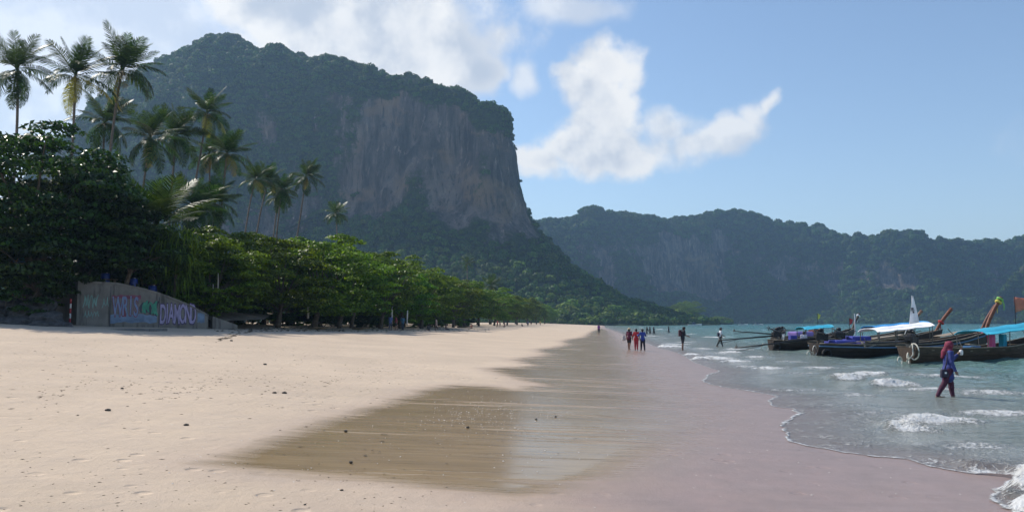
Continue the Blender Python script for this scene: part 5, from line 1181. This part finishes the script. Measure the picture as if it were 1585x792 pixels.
    cut = [] if long_leg else [((J[1]['kn'] + J[-1]['kn']) / 2 + [0, 0, .06 * q], [0, 0, -1.])]
    V, Q = sdf_mesh(bt, res * q, .025 * q, cut); link('trousers' if long_leg else 'shorts', mesh_np('legwear', V, Q, col(bottom), True), o)
    hr = [(head + (up * .035 - fx * .02) * q, head + (up * .04 + fx * .015) * q, .103 * q, .100 * q), (head - fx * .03 * q, head - (fx * .035 + up * .05) * q, .092 * q, .075 * q)]
    if hair_long: hr += [(head - (fx * .06 + up * .03) * q, nk - (fx * .07 + up * .12) * q, .075 * q, .06 * q)]
    V, Q = sdf_mesh(hr, min(res, .018) * q, .03 * q, [(head + (fx * .055) * q, fx * .8 - up * .6)]); link('hair', mesh_np('hair', V, Q, HM, True), o)
    if hat is not None:
        m_ = MB(); c = head + up * .075 * q; lathe(m_, [(.0, .085 * q), (.075 * q, .08 * q), (.105 * q, .0), (.20 * q, -.02 * q), (.20 * q, -.03 * q), (.10 * q, -.02 * q)], 16, c); m_.build('hat', col(hat), o, True)
    return o, J
def walk(s=1): return dict(legs=((18 * s, 6), (-16 * s, 14)), arms=((-14 * s, 18, 8), (16 * s, 22, 8)))
def bag(label, P, size, colr, name='shoulder_bag', strap=None, cat='bag', rz=0):
    o = thing(name, label, cat, P, rz); x, y, z = size; mm = mat('bag_%.2f_%.2f' % colr[:2], colr, .6, .3, 6, .2)
    MB().box((0, 0, 0), (x, y, z), taper=.86).build('pouch', mm, o, True, bevel=min(size) * .28); MB().box((x * .46, 0, -z * .12), (x * .22, y * .7, z * .45)).build('pocket', mm, o, bevel=min(size) * .08)
    if strap: MB().tube(strap, .016, 6).build('strap', mm, o, True)
    return o
# wading woman, nearest figure
w = onz(1469, 614, 0.0); wz_ = -.10; hw = at(1469, 528, w[1])[2] - wz_ - .03
o, J = person('wading woman in blue tunic, purple leggings and maroon headscarf near the boats', (w[0], w[1], wz_), R(-8), hw, (.035, .05, .20), (.075, .018, .045), (.20, .115, .08), (.10, .015, .035), True, True, .0125, True, None, False, 'people on the beach', {'tunic'},
              legs=((14, 8), (-20, 10)), arms=((24, 112, -4), (-2, 22, 8)), lean=5, head=8)
q = J['q']; hd, nk, ch = J['head'], J['neck'], J['chest']
SC = mat('headscarf_maroon', (.20, .022, .055), .8, .35, 9, .4)
V, Q = sdf_mesh([(hd + [-.015, 0, .03], hd + [-.01, 0, .02], .122 * q, .118 * q), (hd + [-.07, 0, -.03], nk + [-.11, 0, -.05], .085 * q, .095 * q), (nk + [-.11, 0, -.05], ch + [-.16, 0, -.02], .09 * q, .05 * q), (nk + [0, .05, .0], nk + [0, -.05, .0], .085 * q, .085 * q), (nk + [.03, 0, .01], ch + [.06, 0, .06], .075 * q, .075 * q), (hd + [-.05, .03, .09], hd + [.03, -.02, .11], .05, .045), (hd + [-.09, .04, -.05], nk + [-.16, .05, -.16], .05, .04)], .0125, .025, [(hd + [.075, 0, 0], np.array([1., 0, -.1]))])
link('headscarf', mesh_np('headscarf', V, Q, SC, True), o)
hand = J[1]['wr']; hl = Vector(hand.tolist()) ; M = Matrix.Translation((w[0], w[1], wz_)) @ Matrix.Rotation(R(-8), 4, 'Z')
pw = M @ (Vector(hand.tolist()) + Vector((J[1]['hd'] * .10 * q).tolist()) + Vector((.05, 0, .0)))
cup = thing('drink_pouch', 'small white packet held up by the wading woman', 'packet', pw); m = MB(); lathe(m, [(.035, -.07), (.05, -.05), (.055, .03), (.045, .07), (.02, .085)], 10); m.build('packet', WHT, cup, True); MB().tube([[0, 0, .08], [.01, 0, .14]], .006, 5).build('straw', REDC, cup)
lp = M @ Vector((-.17 * q, -.16 * q, .80 * q)); sh_ = J[1]['sh']; st_ = [[.03, 0, .12], [.06, -.06, .30], [.12, .02, .58], [.16, .28, .66], [.22, .30, .40]]
bag('dark shoulder bag hanging at the hip of the wading woman', lp, (.20, .14, .24), (.022, .018, .045), strap=st_, rz=R(-8))
MB().box((.02, -.075, .02), (.05, .012, .05)).build('white_badge', WHT, bpy.data.objects[[x.name for x in bpy.data.objects if x.get('label', '').startswith('dark shoulder bag hanging')][0]])
# trio at the water's edge
def stand(px, pyf, pyh, lift=0):
    p = onsand(px, pyf); p[2] = max(p[2], -.12); return p, at(px, pyh, p[1])[2] - p[2]
TR = [(974, 541, 508, R(60), (.12, .02, .05), (.02, .016, .018), 'in straw hat and maroon top, left of the trio at the water edge', dict(hat=(.62, .50, .30), hair_long=True, fem=True, legs=((8, 4), (-8, 6)), arms=((6, 20, 14), (-6, 14, 12)))),
      (985, 542, 509, R(80), (.42, .025, .035), (.40, .03, .05), 'in red shirt and red trousers, middle of the trio at the water edge', dict(long_leg=True, legs=((4, 4), (-5, 5)), arms=((10, 40, 16), (0, 18, 12)))),
      (995, 543, 509, R(100), (.03, .06, .30), (.016, .018, .035), 'in blue jacket and dark trousers, right of the trio at the water edge', dict(long_arm=True, long_leg=True, legs=((12, 3), (-12, 3)), arms=((26, 78, 30), (26, 78, 30))))]
for px, pf, ph, rz, tc, bc, lab, kw in TR:
    p, h = stand(px, pf, ph); o, J = person('person ' + lab, p, rz, min(max(h, 1.5), 1.85), tc, bc, **kw)
p, h = stand(970, 541, 508); bag('pale tote bag at the side of the straw hatted person', (p[0] - .22, p[1] - .1, p[2] + .85), (.30, .16, .36), (.55, .52, .50), 'tote_bag', [[-.1, 0, .16], [-.05, 0, .45], [.05, 0, .45], [.1, 0, .16]], rz=R(40))
p, h = stand(1057, 543, 506); o, J = person('man in dark shirt and shorts standing in the wash, facing the sea', p, R(5), min(h, 1.85), (.020, .020, .030), (.025, .025, .035), res=.020, lean=9, legs=((4, 3), (-4, 4)), arms=((14, 65, 4), (8, 60, 4)))
bag('dark wine coloured backpack on the man facing the sea', (p[0] - .20, p[1], p[2] + J['chest'][2] - .02), (.24, .32, .50), (.06, .012, .025), 'backpack', [[.10, .12, .22], [.24, .14, .26], [.34, .14, .1], [.30, .13, -.15], [.12, .12, -.2]])
p, h = stand(1115, 542, 508); p[2] = -.05; o, J = person('person in white shirt and dark trousers wading past the boat tails', p, R(5), min(h, 1.8), (.62, .62, .66), (.03, .035, .035), long_leg=True, hat=(.03, .03, .04), lean=7, res=.020, legs=((20, 5), (-18, 12)), arms=((30, 25, 5), (-6, 20, 8)))
bag('dark sling bag on the back of the white shirted wader', (p[0] - .17, p[1] - .04, p[2] + J['chest'][2] - .15), (.16, .26, .34), (.02, .02, .025), 'sling_bag', [[.08, .1, .15], [.2, .15, .3], [.32, -.1, .1]])
p, h = stand(927, 516, 504); person('far person in purple shirt and black trousers walking the water line', p, R(90), 1.65, (.20, .05, .28), (.015, .015, .02), long_leg=True, res=.03, **walk())
for px, py, Y, lab in [(1001, 513, 150, 'leftmost of the three dark bathers behind the breaking wave'), (1006, 513, 152, 'middle one of the three dark bathers behind the breaking wave'), (1012, 513, 149, 'right one of the three dark bathers behind the breaking wave'), (1035, 512, 165, 'lone dark bather right of the three in the breakers')]:
    p = at(px, HOR, Y); person(lab, (p[0], Y, -.35), R(random.uniform(0, 180)), 1.7, (.02, .02, .03), (.02, .02, .03), skin=(.10, .06, .045), long_arm=True, long_leg=True, res=.03, group='bathers in the breakers', **walk())
# people along the tree line
def treeline(px, off):
    Y = (26 - off) / (.1 - (px - PW / 2) / F); x = (px - PW / 2) / F * Y; return np.array([x, Y, gz(x, Y)])
TL = [(605, 3.2, 1.7, (.12, .16, .34), (.10, .10, .14), 'person in blue-grey shirt, left of the group in front of the beach trees'), (614, 3.0, 1.62, (.40, .08, .09), (.05, .04, .05), 'person in red top, middle of the group in front of the beach trees'), (624, 3.2, 1.7, (.05, .13, .20), (.03, .04, .06), 'person in dark teal shirt, right of the group in front of the beach trees'),
      (676, 2.6, 1.7, (.55, .38, .30), (.45, .30, .24), 'person in beige walking along the foot of the far trees'), (770, 4.0, 1.65, (.36, .05, .06), (.05, .03, .04), 'far person in red, left of a pair on the sand'), (774, 4.2, 1.6, (.30, .14, .16), (.03, .03, .04), 'far person in pink-brown, right of a pair on the sand'),
      (817, 5.5, 1.7, (.22, .22, .36), (.04, .04, .06), 'far person in lilac near the end of the tree line, left'), (822, 5.5, 1.7, (.03, .03, .05), (.03, .03, .05), 'far person in black near the end of the tree line, right'), (836, 5.0, 1.75, (.45, .28, .12), (.10, .08, .06), 'farthest person in orange-brown at the end of the tree line')]
for i, (px, off, h, tc, bc, lab) in enumerate(TL):
    person(lab, treeline(px, off), R([80, 200, 110, 170, 20, 160, 60, 240, 90][i]), h, tc, bc, skin=(.30, .17, .12), res=.028, long_leg=i % 2 == 0, group='people along the tree line', **walk(.6 if i % 2 else -.7))
# seated people on the sand and aboard
def seated(label, P, rz, tc, bc, group=None, skin=(.3, .17, .12)):
    o, J = person(label, (P[0], P[1], P[2] - .0), rz, 1.68, tc, bc, skin=skin, res=.028, long_leg=True, lean=-6, legs=((92, 60), (84, 52)), arms=((20, 40, 8), (15, 40, 8)), group=group or 'people along the tree line'); o.location[2] = P[2] - (J['pel'][2] - .12 * J['q']); return o
for px, off, tc, lab in [(664, 4.2, (.05, .05, .06), 'person in black sitting on the sand before the far trees'), (691, 3.8, (.40, .25, .20), 'person in tan sitting on the sand below the walker in beige'), (730, 4.0, (.28, .13, .10), 'person in rust colour sitting on the far sand'), (781, 4.2, (.3, .2, .2), 'person sitting on the sand beside the far pair'), (808, 5.4, (.05, .04, .05), 'dark person sitting near the end of the tree line')]:
    seated(lab, treeline(px, off), R(random.uniform(0, 360)), tc, (.06, .05, .06))
bp = at(1244, 519, 61.5); seated('boatman in white shirt sitting in the dark open boat', (bp[0], 61.5, .55), R(80), (.62, .60, .68), (.03, .03, .05), 'people on the boats', (.16, .09, .06))

# ------------------------------------------------------------------ things lying on the sand
STONE = mat('dark_stone', (.06, .05, .042), .8, .4, 14, .5); SHELL = mat('shell', (.62, .58, .52), .5, .25, 20, .2); WEED = mat('dry_weed', (.085, .060, .035), .95, .4, 12, .4)
def pebble_mesh(seed, mm):
    me = rock_mesh(seed); me.materials.clear(); me.materials.append(mm); return me
PB = [pebble_mesh(20 + k, STONE) for k in range(3)]
_st = [(167, 639, .055, 'dark stone alone on the dry sand at the left'), (288, 659, .045, 'dark stone on dry sand right of the lone left one'), (543, 715, .034, 'dark stone lying in the middle of the brown wet patch'), (535, 667, .036, 'dark stone near the upper edge of the wet patch'), (724, 661, .036, 'dark oval stone below the white shells'), (189, 603, .045, 'dark stone on the upper dry sand, middle left'), (425, 610, .055, 'dark stone among debris on dry sand before the wet patch'),
       (440, 610, .06, 'larger dark lump right beside the debris stone'), (358, 528, .10, 'dark lump on the far dry sand below the trees'), (410, 563, .07, 'dark stone on dry sand in the middle distance'), (529, 758, .022, 'small dark pebble below the wet patch'), (472, 780, .018, 'tiny dark pebble at the bottom of the picture'), (830, 649, .03, 'small dark stone on the pale wet sand right'), (860, 645, .03, 'small dark stone just right of the other on pale wet sand'), (970, 522, .10, 'dark lump on wet sand left of the trio')]
for i, (px, py, r_, lab) in enumerate(_st):
    p = onsand(px, py); r_ *= .72; o = link('stone', PB[i % 3]); o.location = (p[0], p[1], p[2] + r_ * .3); o.scale = (r_ * 1.25, r_, r_); o.rotation_euler = (0, 0, i); tag(o, lab, 'stone', 'stones on the sand')
def debris(name, label, n, gen, size, mm, seed, flat=.5, long=1.0):
    g = np.random.default_rng(seed); V, Fs = [], []
    base = np.array([[1, 0, 0], [0, 1, 0], [-1, 0, 0], [0, -1, 0], [0, 0, 1], [0, 0, -.6]], float); fc = [(0, 1, 4), (1, 2, 4), (2, 3, 4), (3, 0, 4), (1, 0, 5), (2, 1, 5), (3, 2, 5), (0, 3, 5)]
    PT = np.array([onsand(*gen(g), lift=False) for _ in range(n)]); PT[:, 2] = zsand(PT[:, 0], PT[:, 1])
    for p in PT:
        s_ = size * g.uniform(.45, 1.5); a = g.uniform(0, 6.28); c, sn = math.cos(a), math.sin(a); B = base * (1 + .3 * g.normal(size=(6, 1))) * np.array([s_ * long, s_, s_ * flat])
        B = np.stack([B[:, 0] * c - B[:, 1] * sn, B[:, 0] * sn + B[:, 1] * c, B[:, 2] + s_ * flat * .2], 1) + p; k = len(V); V += B.tolist(); Fs += [tuple(i + k for i in f) for f in fc]
    me = bpy.data.meshes.new(name); me.from_pydata(V, [], Fs); me.materials.append(mm); o = link(name, me); tag(o, label, None, kind='stuff')
debris('shell_scatter', 'scattered white shells on the wet sand', 260, lambda g: (g.normal(745, 52), g.normal(640, 17)), .012, SHELL, 1)
debris('shell_scatter', 'pale shell bits strewn over the beach', 260, lambda g: (g.uniform(250, 1500), g.triangular(560, 700, 792)), .010, SHELL, 2)
debris('pebble_scatter', 'small dark pebbles strewn over wet sand', 320, lambda g: (g.normal(780, 130), g.normal(640, 36)), .009, STONE, 3)
debris('weed_litter', 'dark bits of dry weed on the dry sand', 520, lambda g: (g.uniform(-10, 620), 508 + abs(g.normal(0, 1)) * 62), .017, WEED, 4, .35, 2.2)
debris('weed_litter', 'wrack line bits across the dry sand', 300, lambda g: (lambda x: (x, 612 - .05 * x + g.normal(0, 7) + 12 * math.sin(x * .03)))(g.uniform(60, 620)), .015, WEED, 5, .35, 2.5)
debris('weed_litter', 'fine bits of litter in the foreground sand', 200, lambda g: (g.uniform(0, 700), g.uniform(690, 790)), .009, WEED, 6, .35, 2.0)
debris('leaf_litter', 'fallen leaves and bark along the foot of the trees', 500, lambda g: (g.uniform(330, 760), 506 + g.uniform(0, 7)), .09, WEED, 7, .4, 1.6)
# driftwood under the trees
for px, off, L_, rz, lab in [(500, 1.2, 2.6, 8, 'driftwood log on the bank under the middle trees'), (560, 1.6, 2.0, -12, 'grey driftwood log right of the other one under the trees'), (720, 1.6, 3.0, 5, 'long driftwood trunk at the foot of the far trees')]:
    p = treeline(px, off); o = thing('driftwood_log', lab, 'log', (p[0], p[1], p[2] + .1), R(rz)); MB().tube([[-L_ / 2, 0, 0], [-L_ * .1, .08, .05], [L_ / 2, 0, .12]], [.16, .14, .08], 8).build('stem', WOOD, o, True); MB().tube([[0, 0, .05], [.3, -.1, .35], [.5, -.15, .5]], [.06, .04, .02], 6).build('branch', WOOD, o, True)
# ------------------------------------------------------------------ sea haze
def haze():
    m = bpy.data.materials.new('haze'); m.use_nodes = True; t = NT(m.node_tree); t.n.remove(t.n['Principled BSDF'])
    v = t.new('ShaderNodeVolumePrincipled'); v.inputs['Color'].default_value = (0.42, 0.68, 1.0, 1); v.inputs['Density'].default_value = HAZE; v.inputs['Anisotropy'].default_value = 0.35
    t.link(v.outputs[0], t.n['Material Output'].inputs['Volume'])
    b = MB().box((0, 1350, 171), (6400, 4100, 360)); o = b.build('haze', m); tag(o, 'pale blue sea haze', None, kind='stuff')
HAZE = 0.000195
haze()
